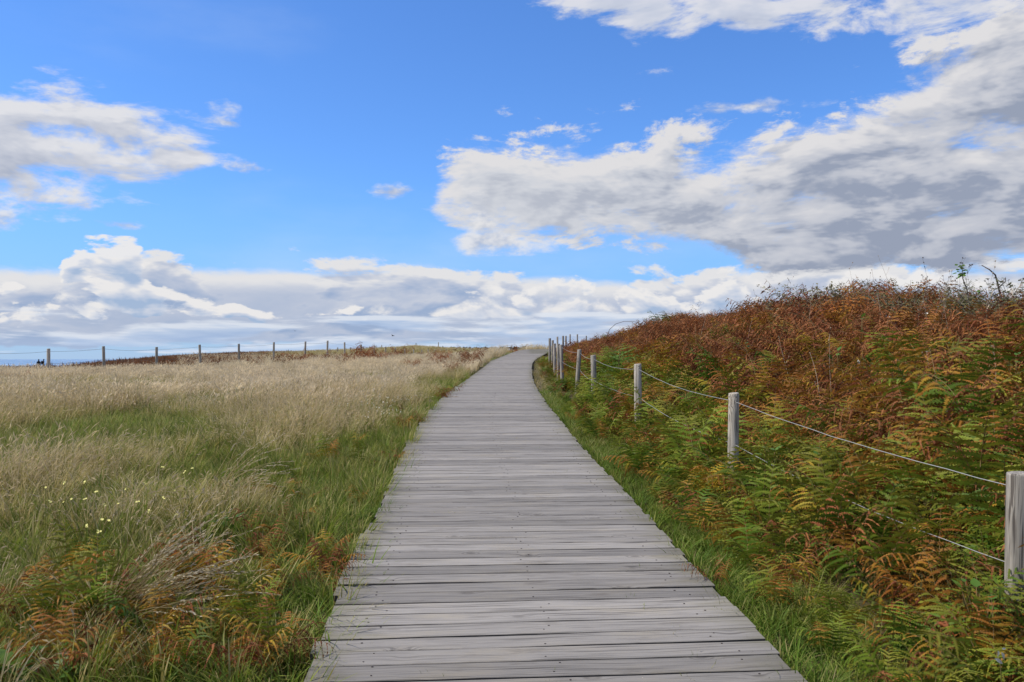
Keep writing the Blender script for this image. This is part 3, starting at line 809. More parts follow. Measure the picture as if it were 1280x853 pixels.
def scatter(name, pts, rot, scl, idx, coll, kind='stuff'):
    me_ = bpy.data.meshes.new(name); me_.from_pydata(np.asarray(pts).tolist(), [], [])
    n = len(pts)
    a = me_.attributes.new('rot', 'FLOAT_VECTOR', 'POINT'); a.data.foreach_set('vector', np.asarray(rot, dtype=np.float32).ravel())
    a = me_.attributes.new('scl', 'FLOAT_VECTOR', 'POINT'); a.data.foreach_set('vector', np.asarray(scl, dtype=np.float32).ravel())
    a = me_.attributes.new('idx', 'INT', 'POINT'); a.data.foreach_set('value', np.asarray(idx, dtype=np.int32))
    o = link(name, me_); tag(o, kind=kind)
    ng = bpy.data.node_groups.new(name, 'GeometryNodeTree')
    ng.interface.new_socket('Geometry', in_out='INPUT', socket_type='NodeSocketGeometry')
    ng.interface.new_socket('Geometry', in_out='OUTPUT', socket_type='NodeSocketGeometry')
    N = ng.nodes; gi = N.new('NodeGroupInput'); go = N.new('NodeGroupOutput')
    ci = N.new('GeometryNodeCollectionInfo'); ci.inputs['Collection'].default_value = coll
    ci.inputs['Separate Children'].default_value = True; ci.inputs['Reset Children'].default_value = True
    ip = N.new('GeometryNodeInstanceOnPoints'); ip.inputs['Pick Instance'].default_value = True
    def na(nm, ty):
        q = N.new('GeometryNodeInputNamedAttribute'); q.data_type = ty; q.inputs[0].default_value = nm; return q.outputs[0]
    ng.links.new(gi.outputs[0], ip.inputs['Points']); ng.links.new(ci.outputs[0], ip.inputs['Instance'])
    ng.links.new(na('idx', 'INT'), ip.inputs['Instance Index'])
    e2r = N.new('FunctionNodeEulerToRotation'); ng.links.new(na('rot', 'FLOAT_VECTOR'), e2r.inputs[0]); ng.links.new(e2r.outputs[0], ip.inputs['Rotation'])
    ng.links.new(na('scl', 'FLOAT_VECTOR'), ip.inputs['Scale'])
    ng.links.new(ip.outputs[0], go.inputs[0])
    md = o.modifiers.new('scatter', 'NODES'); md.node_group = ng
    return o

def blade(b, base, h, w, az, lean, curve, segs=4, mi=0, head=None, headmi=0, rr=random):
    p = Vector(base); a = lean; out = Vector((math.cos(az), math.sin(az), 0)); sd = Vector((-math.sin(az), math.cos(az), 0))
    tw = rr.uniform(-0.8, 0.8); sd = (sd * math.cos(tw) + out * math.sin(tw))
    vs_, ts = [], []; n = segs
    for i in range(n + 1):
        t = i / n; ww = w * (1 - t ** 1.6) * 0.5 + w * 0.06
        vs_ += [p - sd * ww, p + sd * ww]; ts += [t, t]
        d = out * math.sin(a) + Vector((0, 0, math.cos(a))); a += curve / n
        last = p; p = p + d * h / n
    b.add(vs_, [(2 * i, 2 * i + 1, 2 * i + 3, 2 * i + 2) for i in range(n)], ts, mi)
    if head:
        hl, hw = head; d2 = d
        q = last
        for j in range(2):
            s3 = sd if j == 0 else d2.cross(sd).normalized()
            b.add([q - d2 * hl * 0.3, q + d2 * hl * 0.25 + s3 * hw, q + d2 * hl * 0.9 - Vector((0, 0, hl * 0.12)), q + d2 * hl * 0.25 - s3 * hw], [(0, 1, 2, 3)], 1.0, headmi)

def clump(name, mats, n, rad, h, w, seed, lean=(0.05, 0.5), curve=(0.2, 1.4), head=None, headp=0.0, wind=0.0, segs=4, mi2=0.0):
    r = random.Random(seed); b = MB()
    for i in range(n):
        az = r.uniform(0, 2 * PI); q = rad * math.sqrt(r.random())
        base = Vector((math.cos(az) * q, math.sin(az) * q, -0.03))
        az2 = az + r.uniform(-0.9, 0.9)
        if r.random() < wind: az2 = r.uniform(-0.7, 0.7)
        hh = h * r.uniform(0.55, 1.1)
        hd = None
        if head and r.random() < headp: hd = (head[0] * r.uniform(0.7, 1.2), head[1] * r.uniform(0.7, 1.2))
        blade(b, base, hh, w * r.choice((0.6, 0.8, 1.0, 1.3, 2.0)), az2, r.uniform(*lean), r.uniform(*curve), segs, 1 if r.random() < mi2 else 0, hd, len(mats) - 1 if hd else 0, r)
    return b.mesh(name, mats)

C_green = proto_collection('proto_green_grass', [clump('green_clump', [M['grass_g'], M['grass_m']], 48, 0.10, 0.34, 0.0070, 500 + k, mi2=0.18) for k in range(4)])
C_mixed = proto_collection('proto_mixed_grass', [clump('mixed_clump', [M['grass_m'], M['grass_t']], 50, 0.13, 0.42, 0.0058, 520 + k, (0.03, 0.4), (0.2, 1.3), (0.05, 0.004), 0.25, 0.35, mi2=0.35) for k in range(4)])
C_straw = proto_collection('proto_straw_grass', [clump('straw_clump', [M['grass_g'] if k % 2 else M['grass_m'], M['grass_t'], M['grass_t']], 52, 0.14, 0.56, 0.0050, 540 + k, (0.02, 0.5), (0.1, 1.3), (0.085, 0.0045), 0.42, 0.22, mi2=0.55) for k in range(5)])
C_pale = proto_collection('proto_pale_grass', [clump('pale_clump', [M['grass_t'], M['grass_p'], M['grass_p']], 48, 0.20, 0.50, 0.0095, 560 + k, (0.03, 0.32), (0.2, 0.9), (0.09, 0.009), 0.7, 0.55, 3, mi2=0.6) for k in range(4)])
C_far = proto_collection('proto_far_grass', [clump('far_clump', [M['grass_m'], M['grass_t'], M['grass_t']], 44, 0.45, 0.42, 0.022, 580 + k, (0.05, 0.5), (0.2, 1.0), None, 0, 0.5, 2, mi2=0.55) for k in range(3)])
C_heath = proto_collection('proto_heath', [clump('heath_clump', [M['heath'], M['fern_r']], 70, 0.5, 0.42, 0.03, 590 + k, (0.05, 0.9), (0.2, 1.0), None, 0, 0.2, 2, mi2=0.3) for k in range(3)])

def place(name, n, region, accept, coll, nproto, size, tilt=0.12, sink=0.0):
    """n random points over region(rng) kept where accept says so"""
    x, y = region(n); keep = accept(x, y); x, y = x[keep], y[keep]
    z = ground(x, y) - sink; k = len(x)
    rot = np.stack([rng.uniform(-tilt, tilt, k), rng.uniform(-tilt, tilt, k), 3.2 * (fnoise(x * 0.45 + 60, y * 0.35 + 20, 2) - 0.5) + rng.uniform(-0.8, 0.8, k)], 1)
    s = rng.uniform(size[0], size[1], k); scl = np.stack([s, s, s * rng.uniform(0.85, 1.15, k)], 1)
    return scatter(name, np.stack([x, y, z], 1), rot, scl, rng.integers(0, nproto, k), coll)

def wedge(y0, y1, u0, u1, pad=1.5):
    def f(n):
        y = np.sqrt(rng.uniform(y0 * y0, y1 * y1, n)); u = rng.uniform(u0, u1, n); return u * y + np.where(u < 0, -pad, pad) * rng.random(n), y
    return f
def S(x, y): return x - path_x(y)
greeny = lambda x, y: 0.035 + 1.34 * (fnoise(x * 0.36 + 3, y * 0.26 + 11, 4) - 0.04) - 0.13 * sstep(9, 22, y) + 0.25 * (1 - sstep(1.3, 2.7 + 1.2 * (vnoise(y * 0.5, y * 0 + 2.2) - 0.5), -S(x, y))) + 0.10 * (1 - sstep(3.5, 6.0, y)) + rng.uniform(-.07, .07, len(x))

edge_wob = lambda x, y: 1.00 + 0.16 * vnoise(y * 1.3, x * 0 + 3.3)
FXY = np.array([((px - 640) / FPX * d, d) for (px, py, d, r, l) in FL])
inside = lambda x, y: x > np.interp(y, FXY[:, 1], FXY[:, 0])       # this side of the field fence
open_front = lambda x, y: (x < -1.25) & (y < 5.5 + 0.8 * (vnoise(x * 1.1, y * 0 + 4) - 0.5))
# left of the walk
L_near = wedge(1.2, 13, -0.80, -0.02)
place('green_grass', 5200, L_near, lambda x, y: (S(x, y) < -edge_wob(x, y)) & (greeny(x, y) + rng.uniform(-.12, .12, len(x)) > 0.60) & ~(open_front(x, y) & (rng.random(len(x)) < 0.6)), C_green, 4, (0.5, 1.1))
place('mixed_grass', 3000, L_near, lambda x, y: (S(x, y) < -edge_wob(x, y) - 0.12) & (np.abs(greeny(x, y) - 0.56) < 0.20) & ~(open_front(x, y) & (rng.random(len(x)) < 0.85)), C_mixed, 4, (0.6, 1.15))
place('straw_grass', 4600, wedge(2.5, 16, -0.80, -0.05), lambda x, y: (S(x, y) < -edge_wob(x, y) - 0.5) & (greeny(x, y) + rng.uniform(-.08, .08, len(x)) < 0.60) & ~(open_front(x, y) & (rng.random(len(x)) < 0.95)), C_straw, 5, (0.6, 1.15))
L_mid = wedge(13, 31, -0.78, -0.01)
place('green_grass_beyond', 3600, L_mid, lambda x, y: (S(x, y) < -edge_wob(x, y) - 0.05) & (greeny(x, y) + rng.uniform(-.1, .1, len(x)) > 0.62), C_green, 4, (0.8, 1.3))
place('mixed_grass_beyond', 4200, L_mid, lambda x, y: (S(x, y) < -edge_wob(x, y) - 0.3) & (np.abs(greeny(x, y) - 0.58) < 0.14), C_mixed, 4, (0.8, 1.3))
place('pale_grass', 7500, L_mid, lambda x, y: (S(x, y) < -edge_wob(x, y) - 1.2) & (greeny(x, y) + rng.uniform(-.1, .1, len(x)) < 0.60), C_pale, 4, (0.75, 1.1))
place('pale_grass_beyond', 7000, wedge(30, 62, -0.72, 0.04), lambda x, y: (S(x, y) < -1.4) & (inside(x, y + 1.0) | (rng.random(len(x)) < 0.12 * (x / y > -0.42))), C_pale, 4, (0.7, 1.1))
place('hill_grass', 9000, wedge(48, 125, -0.36, 0.16), lambda x, y: (np.abs(S(x, y)) > 1.9), C_far, 3, (0.5, 1.0))
place('heath', 7000, wedge(31, 112, -0.66, -0.26), lambda x, y: (~inside(x, y - 1.5)) & ((x / y > -0.545) | (y < 40)) & (rng.random(len(x)) < sstep(-0.27, -0.36, x / y)), C_heath, 3, (0.6, 1.2))
x, y = wedge(2.6, 6.2, -0.82, -0.24)(900); q = open_front(x, y) & (S(x, y) < -1.3); x, y = x[q], y[q]; k = len(x)
scatter('low_undergrowth', np.stack([x, y, ground(x, y)], 1), np.stack([rng.uniform(-.2, .2, k), rng.uniform(-.2, .2, k), rng.uniform(0, 6.28, k)], 1), np.repeat(rng.uniform(0.35, 0.75, k)[:, None], 3, 1), rng.integers(0, 4, k), C_green)
# strip of grass between the walk and the ferns on the right
place('verge_grass', 2600, wedge(1.5, 18, -0.05, 0.60, 0.5), lambda x, y: (S(x, y) > 1.05) & (S(x, y) < 1.30 + 0.4 * vnoise(y * 0.9, y * 0 + 8) * (y < 9)), C_green, 4, (0.4, 0.8))
place('verge_grass_beyond', 900, wedge(18, 56, -0.02, 0.12, 0.5), lambda x, y: (S(x, y) > 1.1) & (S(x, y) < 1.6), C_mixed, 4, (0.5, 0.8))

def along_walk(y0, y1, s0, s1):
    def f(n):
        y = y0 + (y1 - y0) * rng.random(n) ** 1.4; return path_x(y) + s0 + (s1 - s0) * rng.random(n) ** 1.3, y
    return f
C_lush = proto_collection('proto_lush_grass', [clump('lush_clump', [M['grass_v'], M['grass_g'], M['grass_m']], 46, 0.08, 0.30, 0.0065, 610 + k, (0.1, 0.8), (0.3, 1.6), mi2=0.3) for k in range(4)])
place('lush_verge_grass', 700, along_walk(1.5, 20, 1.06, 1.5), lambda x, y: y > 0, C_lush, 4, (0.35, 0.85))
place('fern_foot_grass', 420, along_walk(1.6, 12, 1.3, 2.4), lambda x, y: y > 0, C_green, 4, (0.35, 0.6))
place('lush_edge_grass', 560, along_walk(1.5, 24, -1.0, -1.8), lambda x, y: y > 0, C_lush, 4, (0.5, 1.1))
# bracken beyond the single ferns: whole plants, one mass
def plant_mesh(name, kind, seed, fine=False, nf=7):
    r = random.Random(seed); b = MB(); mats = [M['fern_' + kind], M['stalk']]
    dd = {'g': 0.05, 'y': 0.3, 'r': 0.85, 'd': 1.0}[kind]
    tot = None; vs_, fs, ts, mi = [], [], [], []
    for j in range(nf):
        me_ = frond_mesh('tmp', mats[0], 0.72 * r.uniform(0.75, 1.15), seed * 31 + j, npin=11, npul=12, dead=dd, arch=r.uniform(0.5, 1.6), lean=r.uniform(0.08, 0.55), fine=fine)
        rot = Matrix.Rotation(j * 2 * PI / nf + r.uniform(-.4, .4), 4, 'Z'); base = len(vs_)
        off = Vector((r.uniform(-.08, .08), r.uniform(-.08, .08), -0.03))
        vs_ += [tuple(rot @ v.co + off) for v in me_.vertices]
        fs += [tuple(base + i for i in p_.vertices) for p_ in me_.polygons]; mi += [p_.material_index for p_ in me_.polygons]
        ts += [a.value for a in me_.attributes['along'].data]
        bpy.data.meshes.remove(me_)
    b.v, b.f, b.t, b.mi = vs_, fs, ts, mi
    return b.mesh(name, mats)
C_shade_litter = proto_collection('proto_litter', [plant_mesh('litter_%d' % k, 'd', 760 + k) for k in range(3)])
C_fern = proto_collection('proto_bracken', [plant_mesh('plant_g%d' % k, 'g', 700 + k) for k in range(2)] + [plant_mesh('plant_y%d' % k, 'y', 720 + k) for k in range(2)] + [plant_mesh('plant_r%d' % k, 'r', 740 + k) for k in range(4)])
def fern_mass(name, n, region, ok, size, hollow=0.34):
    x, y = region(n); keep = ok(x, y) & (fnoise(x * 1.3 + 9, y * 1.3 + 2, 2) > hollow); x, y = x[keep], y[keep]; k = len(x)
    r = random.Random(5); ids = []
    for a, c in zip(x, y):
        q = bank_kind(a, c, r); ids.append({'g': r.choice((0, 1)), 'y': r.choice((2, 3)), 'r': r.choice((4, 5, 6, 7))}[q])
    s = rng.uniform(size[0], size[1], k) * (0.50 + 1.0 * fnoise(x * 0.9 + 3, y * 0.9 + 8, 2)) * (0.42 + 0.58 * sstep(1.2, 2.8, S(x, y)))
    scatter(name, np.stack([x, y, ground(x, y)], 1), np.stack([rng.uniform(-.15, .15, k), rng.uniform(-.15, .15, k), rng.uniform(0, 6.28, k)], 1), np.stack([s, s, s], 1), ids, C_fern)
spots_np = np.array(spots)
def free(x, y):
    d = np.min((x[:, None] - spots_np[None, :, 0]) ** 2 + (y[:, None] - spots_np[None, :, 1]) ** 2, 1); return d > 0.33 ** 2
post_np = np.array(POSTXY)
def off_posts(x, y):
    return np.all(~((np.abs(x[:, None] - post_np[None, :, 0] * 0.97) < 0.10) & (post_np[None, :, 1] - y[:, None] > -0.1) & (post_np[None, :, 1] - y[:, None] < 0.5)), 1)
place('shade_darkened_litter', 2000, wedge(2.0, 12, 0.08, 0.85), lambda x, y: (S(x, y) > 2.0) & (S(x, y) < 9), C_shade_litter, 3, (0.35, 0.6))  # low dead fronds coloured dark so the gaps between ferns look shaded
fern_mass('bracken_understorey', 1000, wedge(2.0, 11, 0.10, 0.85), lambda x, y: (S(x, y) > 1.35) & (S(x, y) < 9) & off_posts(x, y), (0.5, 0.8), 0.0)
fern_mass('bracken', 5000, wedge(6, 30, 0.03, 0.80), lambda x, y: (S(x, y) > 1.25) & (S(x, y) < 9.5) & free(x, y) & off_posts(x, y), (0.6, 1.3))
fern_mass('bracken_beyond', 2600, wedge(30, 62, 0.02, 0.26), lambda x, y: (S(x, y) > 1.3) & (S(x, y) < 9.5) & off_posts(x, y), (0.8, 1.2))

# ------------------------------------------------------------------ single plants and small things
def deck_at(px, py):
    d = 4.0
    for _ in range(40): d = 0.5 * d + 0.5 * (EYE - float(deck_z(d))) / max((py - HORIZON) / FPX, 0.01)
    return Vector(((px - 640) / FPX * d, d, float(deck_z(d))))
def ground_at(px, py):
    d = 4.0
    for _ in range(60): d = 0.5 * d + 0.5 * (EYE - G((px - 640) / FPX * d, d)) / max((py - HORIZON) / FPX, 0.01)
    return P(px, d)

rr = random.Random(77)
# grass growing up between the boards
tuft_me = [clump('board_tuft', [M['grass_g'], M['grass_m']], 9 + 3 * k, 0.05 + 0.02 * k, 0.07, 0.004, 800 + k, (0.1, 0.9), (0.2, 1.2), segs=3, mi2=0.3) for k in range(3)]
for (px, py) in ((800, 706), (802, 755), (788, 742), (549, 641), (562, 640), (576, 598), (590, 602), (868, 814), (872, 836), (690, 840), (545, 838), (905, 760), (915, 763), (843, 783), (582, 546), (565, 549), (700, 590), (707, 596), (640, 548), (556, 513), (604, 508), (662, 560), (610, 515)):
    p = deck_at(px, py)
    t = link('grass_tuft', rr.choice(tuft_me), None, p - Vector((0, 0, 0.004)), (0, 0, rr.uniform(-3, 3)), (rr.uniform(0.6, 1.5), 0.35, rr.uniform(0.5, 0.95)))
    tag(t, 'tiny tuft of grass sprouting through a gap between boardwalk planks', 'grass tuft', 'grass tufts between the planks')

# dry straw tussock arching over to the right
def tussock(name, loc, n, h, heads, label, seed, az=(-0.5, 0.5), mats=None, lean=(0.1, 0.75), curve=(0.3, 1.5), w=0.004, rad=0.10):
    r = random.Random(seed); root = bpy.data.objects.new(name, None); COL.objects.link(root); root.location = loc; tag(root, label, 'grass tussock')
    b = MB(); hd = MB()
    for i in range(n):
        a = r.uniform(*az); q = rad * math.sqrt(r.random()); t = r.uniform(0, 6.28)
        base = Vector((math.cos(t) * q, math.sin(t) * q, -0.02)); l = r.uniform(*lean); c = r.uniform(*curve); hh = h * r.uniform(0.55, 1.1)
        if r.random() < heads:
            # a stem with a drooping feathery head
            p = base.copy(); ang = l; o_ = Vector((math.cos(a), math.sin(a), 0)); pts = []
            for k in range(9):
                pts.append(p.copy()); p = p + (o_ * math.sin(ang) + Vector((0, 0, math.cos(ang)))) * hh / 8; ang += c / 8
            b.tube(pts, [0.0022] * 6 + [0.0015] * 3, 3, cap=False)
            for k in range(14):
                f = 6.0 + 2.0 * k / 14; i0 = int(f); i1 = min(i0 + 1, 8); c_ = pts[i0].lerp(pts[i1], f - i0)
                d = (pts[8] - pts[6]).normalized(); sd = Vector((r.uniform(-1, 1), r.uniform(-1, 1), r.uniform(-1, 0.6))).normalized()
                tip = c_ + d * 0.026 + sd * 0.010; wv = d.cross(sd) * 0.003
                hd.add([c_, c_ + d * 0.012 + sd * 0.007 + wv, tip, c_ + d * 0.012 + sd * 0.003 - wv], [(0, 1, 2, 3)], 1.0)
        else:
            blade(b, base, hh * 0.8, w * r.uniform(0.6, 1.2), a + r.uniform(-.6, .6), l, c * 1.2, 6, 0, None, 0, r)
    tag(b.build('stems', mats or M['grass_t'], root), kind='stuff')
    if hd.v: tag(hd.build('seed_heads', M['grass_p'], root), kind='stuff')
    return root
tussock('dry_grass_tussock', ground_at(128, 800), 170, 0.88, 0.5, 'dry pale straw tussock arching sideways with drooping seed heads', 5, (-0.55, 0.75), lean=(0.25, 0.95), curve=(0.2, 1.2))
tussock('dry_grass_tussock', ground_at(262, 640), 60, 0.85, 0.5, 'small bleached grass tussock leaning over behind the arching one', 6, (-0.5, 0.6), lean=(0.2, 0.8))
tussock('green_grass_tussock', ground_at(352, 838), 170, 0.36, 0.0, 'bushy grey green grass tussock with straw blades at the boardwalk edge', 8, (-3.1, 3.1), [M['grass_m']], (0.1, 0.9), (0.3, 1.5), 0.006, 0.13)
tussock('green_grass_tussock', ground_at(1010, 770), 130, 0.42, 0.0, 'long bladed green grass tussock drooping beside the boardwalk on the fern side', 9, (-3.1, 3.1), [M['grass_g']], (0.2, 0.9), (0.5, 1.6), 0.007, 0.12)

# left-hand ferns, small and turning
for i, (px, py, k, sz, lab) in enumerate([
        (70, 835, 'y', 0.55, 'small yellow green fern in front of the arching straw tussock'), (135, 850, 'y', 0.6, 'small yellow green fern in front of the arching straw tussock'), (210, 846, 'y', 0.55, 'small yellow green fern in front of the arching straw tussock'),
        (20, 770, 'r', 0.55, 'rust brown fern in grass left of the yellow wild flowers'), (190, 800, 'y', 0.5, 'small yellow green fern in front of the arching straw tussock'), (225, 815, 'g', 0.5, 'small green fern under the arching straw seed heads'), (165, 835, 'r', 0.4, 'withered brown fern low among grass near the straw tussock'), (318, 805, 'r', 0.42, 'withered brown fern low among grass near the straw tussock'), (345, 700, 'r', 0.5, 'reddish brown fern tangled right behind the straw tussock'), (25, 800, 'r', 0.6, 'withered brown fern beside the broad leaved plant'), (255, 838, 'r', 0.45, 'withered brown fern low among grass near the straw tussock'),
        (305, 770, 'y', 0.62, 'yellowing fern with rusty tips right of the straw tussock'), (290, 735, 'r', 0.5, 'reddish brown fern tangled right behind the straw tussock'), (330, 735, 'y', 0.5, 'yellowing fern with rusty tips right of the straw tussock'),
        (412, 720, 'y', 0.5, 'orange tinged fern in the grass at the boardwalk edge'), (425, 745, 'r', 0.38, 'small brown fern curling at the boardwalk edge'), (447, 640, 'r', 0.4, 'small brown fern curling at the boardwalk edge'),
        (385, 640, 'g', 0.6, 'green fern in the lush grass left of the boardwalk'), (350, 625, 'g', 0.55, 'green fern in the lush grass left of the boardwalk'), (492, 585, 'r', 0.6, 'rust red fern standing in green verge grass'),
        (520, 538, 'r', 0.5, 'rust brown fern overhanging the far boardwalk edge'), (557, 504, 'r', 0.7, 'rust brown fern overhanging the far boardwalk edge'), (566, 496, 'r', 0.7, 'rust brown fern overhanging the far boardwalk edge')]):
    bracken(k, ground_at(px, py), sz, rr, 6, lab, 'ferns on the grass side' )
for i in range(26):
    y = 4.0 + 14 * rr.random() ** 1.5; x = float(path_x(y)) - 1.22 - 1.1 * rr.random() ** 1.4; k = rr.choice('gyyrr')
    bracken(k, (x, y, G(x, y) + 0.03), rr.uniform(0.38, 0.6), rr, 6, {'g': 'little green fern in the grass verge along the boardwalk edge', 'y': 'little yellowing fern in the grass verge along the boardwalk edge', 'r': 'little rusty fern in the grass verge along the boardwalk edge'}[k], 'ferns on the grass side')
for i in range(22):
    px, py = rr.uniform(0, 380), rr.uniform(735, 872); k = rr.choice('ggggyyyrr')
    if px > 330 and py < 790: px -= 120
    p = ground_at(px, py)
    if p.x > float(path_x(p.y)) - 1.25: continue
    bracken(k, p + Vector((0, 0, 0.04)), rr.uniform(0.45, 0.72), rr, 7, {'g': 'small green fern in the tangled corner around the straw tussock', 'y': 'small yellowing fern in the tangled corner around the straw tussock', 'r': 'small dead brown fern in the tangled corner around the straw tussock'}[k], 'ferns on the grass side')
bracken('r', deck_at(886, 722) + Vector((0.05, 0, -0.03)), 0.36, rr, 4, 'dead brown fern frond lying on the edge of the planks')

# clumps of brown bracken out in the field, along the fence and the far edge of the walk
bush_me = [plant_mesh('bracken_bush_%d' % k, 'r', 900 + k, nf=10) for k in range(3)]
for (px, d, sz) in [(18, 24, 0.7), (84, 27, 0.6), (215, 24, 0.55), (255, 30, 0.6), (318, 37, 1.0), (355, 38, 1.1), (372, 41, 1.3), (398, 43, 1.2), (418, 45, 1.2), (455, 47, 1.6), (470, 45, 1.5), (462, 50, 1.3), (486, 49, 1.1), (500, 52, 1.4), (522, 54, 1.2), (440, 42, 1.0), (430, 40, 0.9), (540, 57, 1.0), (553, 40, 1.3), (549, 36, 1.1), (563, 30, 0.8), (585, 38, 1.2), (592, 36, 1.2), (578, 33, 0.9), (600, 44, 1.0), (628, 52, 1.1), (640, 56, 1.2), (650, 55, 1.2), (532, 33, 0.8), (515, 36, 0.8), (600, 31, 0.6), (235, 36, 0.7), (158, 33, 0.5)]:
    x = (px - 640) / FPX * d
    if abs(x - float(path_x(d))) < 1.5: x = float(path_x(d)) - 1.55
    o = link('bracken_bush', rr.choice(bush_me), None, (x, d, G(x, d)), (0, 0, rr.uniform(-3, 3)), sz * rr.uniform(1.1, 1.4))
    lab = 'rust brown bracken clump in the grass along the field fence' if px < 545 else 'rust brown bracken clump near the far bend of the boardwalk'
    tag(o, lab, 'fern', 'brown bracken clumps in the field')

# wild flowers
def flower_plant(name, loc, n, h, spreadr, petal_mat, size, label, cat, group, seed, stem=M['grass_g'], each=1):
    r = random.Random(seed); root = bpy.data.objects.new(name, None); COL.objects.link(root); root.location = loc; tag(root, label, cat, group)
    b = MB(); f = MB()
    for i in range(n):
        a = r.uniform(0, 6.28); q = spreadr * math.sqrt(r.random()); tip = Vector((math.cos(a) * q, math.sin(a) * q, h * r.uniform(0.75, 1.1)))
        mid = Vector((tip.x * 0.4, tip.y * 0.4, tip.z * 0.55)); b.tube([Vector((0, 0, -0.03)), mid, tip], 0.0014, 3, cap=False)
        for e in range(each):
            c = tip + Vector((r.uniform(-1, 1), r.uniform(-1, 1), r.uniform(-1, 0.2))) * size * 1.6 * (e > 0)
            up = Vector((r.uniform(-.6, .6), r.uniform(-1.0, 0), 0.7)).normalized(); s1 = up.orthogonal().normalized(); s2 = up.cross(s1)
            for k in range(5):
                th = k * 2 * PI / 5; o_ = s1 * math.cos(th) + s2 * math.sin(th); sd = s2 * math.cos(th) - s1 * math.sin(th)
                f.add([c, c + o_ * size * 0.6 + sd * size * 0.38 + up * size * 0.1, c + o_ * size + up * size * 0.2, c + o_ * size * 0.6 - sd * size * 0.38 + up * size * 0.1], [(0, 1, 2, 3)])
    tag(b.build('stems', stem, root), kind='stuff'); tag(f.build('petals', petal_mat, root), kind='stuff')
    return root
for (px, py, dz) in ((88, 742, 0.62), (112, 735, 0.56), (128, 752, 0.52), (150, 722, 0.60), (183, 712, 0.62), (105, 768, 0.5), (60, 720, 0.55), (205, 735, 0.5), (240, 690, 0.55)):
    flower_plant('yellow_wildflower', ground_at(px, py), 3, dz, 0.13, M['yellow'], 0.008, 'pale yellow wild flowers in straw grass behind the arching tussock', 'wildflower', 'yellow wild flowers', px, each=2)
for i in range(22):
    px, py = rr.choice(((485, 545), (470, 530), (495, 520), (455, 560), (440, 540), (250, 500), (215, 515), (180, 500), (490, 535), (60, 520), (300, 510)))
    p = ground_at(px + rr.uniform(-26, 22), py + rr.uniform(-14, 22))
    if p.x > float(path_x(p.y)) - 1.3: continue
    flower_plant('white_wildflower', p, 7, rr.uniform(0.40, 0.58), 0.22, M['white'], 0.0065, 'small white flower heads scattered through the field grass', 'wildflower', 'white wild flowers in the field', 1000 + i)

# broad leaved plants
def leaf_blade(b, base, d, n, ln, wd, fold=0.15, rr=random, mi=0):
    s = d.cross(n).normalized(); vs_ = [base]; k = 5
    for i in range(1, k):
        t = i / k; w_ = wd * math.sin(PI * t ** 0.75) ; c = base + d * ln * t - n * ln * 0.25 * t * t
        vs_ += [c - s * w_ + n * w_ * fold, c, c + s * w_ + n * w_ * fold]
    vs_.append(base + d * ln - n * ln * 0.25); fs = [(0, 2, 1), (0, 3, 2)]
    for i in range(k - 2):
        a = 1 + 3 * i; fs += [(a, a + 1, a + 4, a + 3), (a + 1, a + 2, a + 5, a + 4)]
    a = 1 + 3 * (k - 2); e = len(vs_) - 1; fs += [(a, a + 1, e), (a + 1, a + 2, e)]
    b.add(vs_, fs, 0.3, mi)
def leafy_plant(name, loc, n, size, h, label, cat, seed, group=None, mat=None):
    r = random.Random(seed); root = bpy.data.objects.new(name, None); COL.objects.link(root); root.location = loc; tag(root, label, cat, group)
    for i in range(n):
        a = i * 2.4 + r.uniform(-.4, .4); el_ = r.uniform(0.15, 1.0); o_ = Vector((math.cos(a), math.sin(a), 0)); hh = h * r.uniform(0.4, 1.0)
        b = MB(); st = Vector((0, 0, 0)); q = o_ * r.uniform(0.02, 0.10) + Vector((0, 0, hh))
        b.tube([st, q * 0.6, q], 0.003, 4, mi=1, cap=False)
        d = (o_ * math.cos(el_) + Vector((0, 0, math.sin(el_)))).normalized(); nn = (Vector((0, 0, 1)) - d * d.z).normalized()
        leaf_blade(b, q, d, nn, size * r.uniform(0.7, 1.15), size * 0.32, rr=r)
        b.build('leaf', [mat or M['leaf_dk'], M['stalk']], root)
leafy_plant('dock_plant', ground_at(14, 868), 12, 0.13, 0.16, 'broad glossy green leaves in front of the withered brown fern', 'plant', 1)
leafy_plant('dock_plant', ground_at(62, 872), 10, 0.12, 0.12, 'broad round green leaves in front of small yellow green ferns', 'plant', 2)
leafy_plant('dock_plant', ground_at(285, 690), 8, 0.07, 0.26, 'fresh green broadleaf sprig beside the bleached tussock', 'plant', 3)
leafy_plant('bramble_sprig', P(1222, 3.7, 0.12), 9, 0.07, 0.30, 'broad blue green leaves on the lower wire by the cracked post', 'plant', 4)
leafy_plant('bramble_sprig', P(955, 6.9, 0.1), 12, 0.08, 0.40, 'dark green leaves right beside the second fence post', 'plant', 5)
for i, (px, d, hh) in enumerate(((1090, 8.6, 0.5), (1180, 8.0, 0.55), (1215, 6.3, 0.5), (1045, 9.5, 0.55), (1265, 7.0, 0.5), (1150, 6.5, 0.45), (1075, 10.5, 0.6), (930, 12.5, 0.6), (1175, 5.4, 0.4), (1030, 6.2, 0.45))):
    leafy_plant('bramble_sprig', P(px, d, 0.08), 13, 0.085, hh, 'dark green bramble leaves showing between the bank ferns', 'plant', 20 + i, 'bramble sprigs among the ferns')

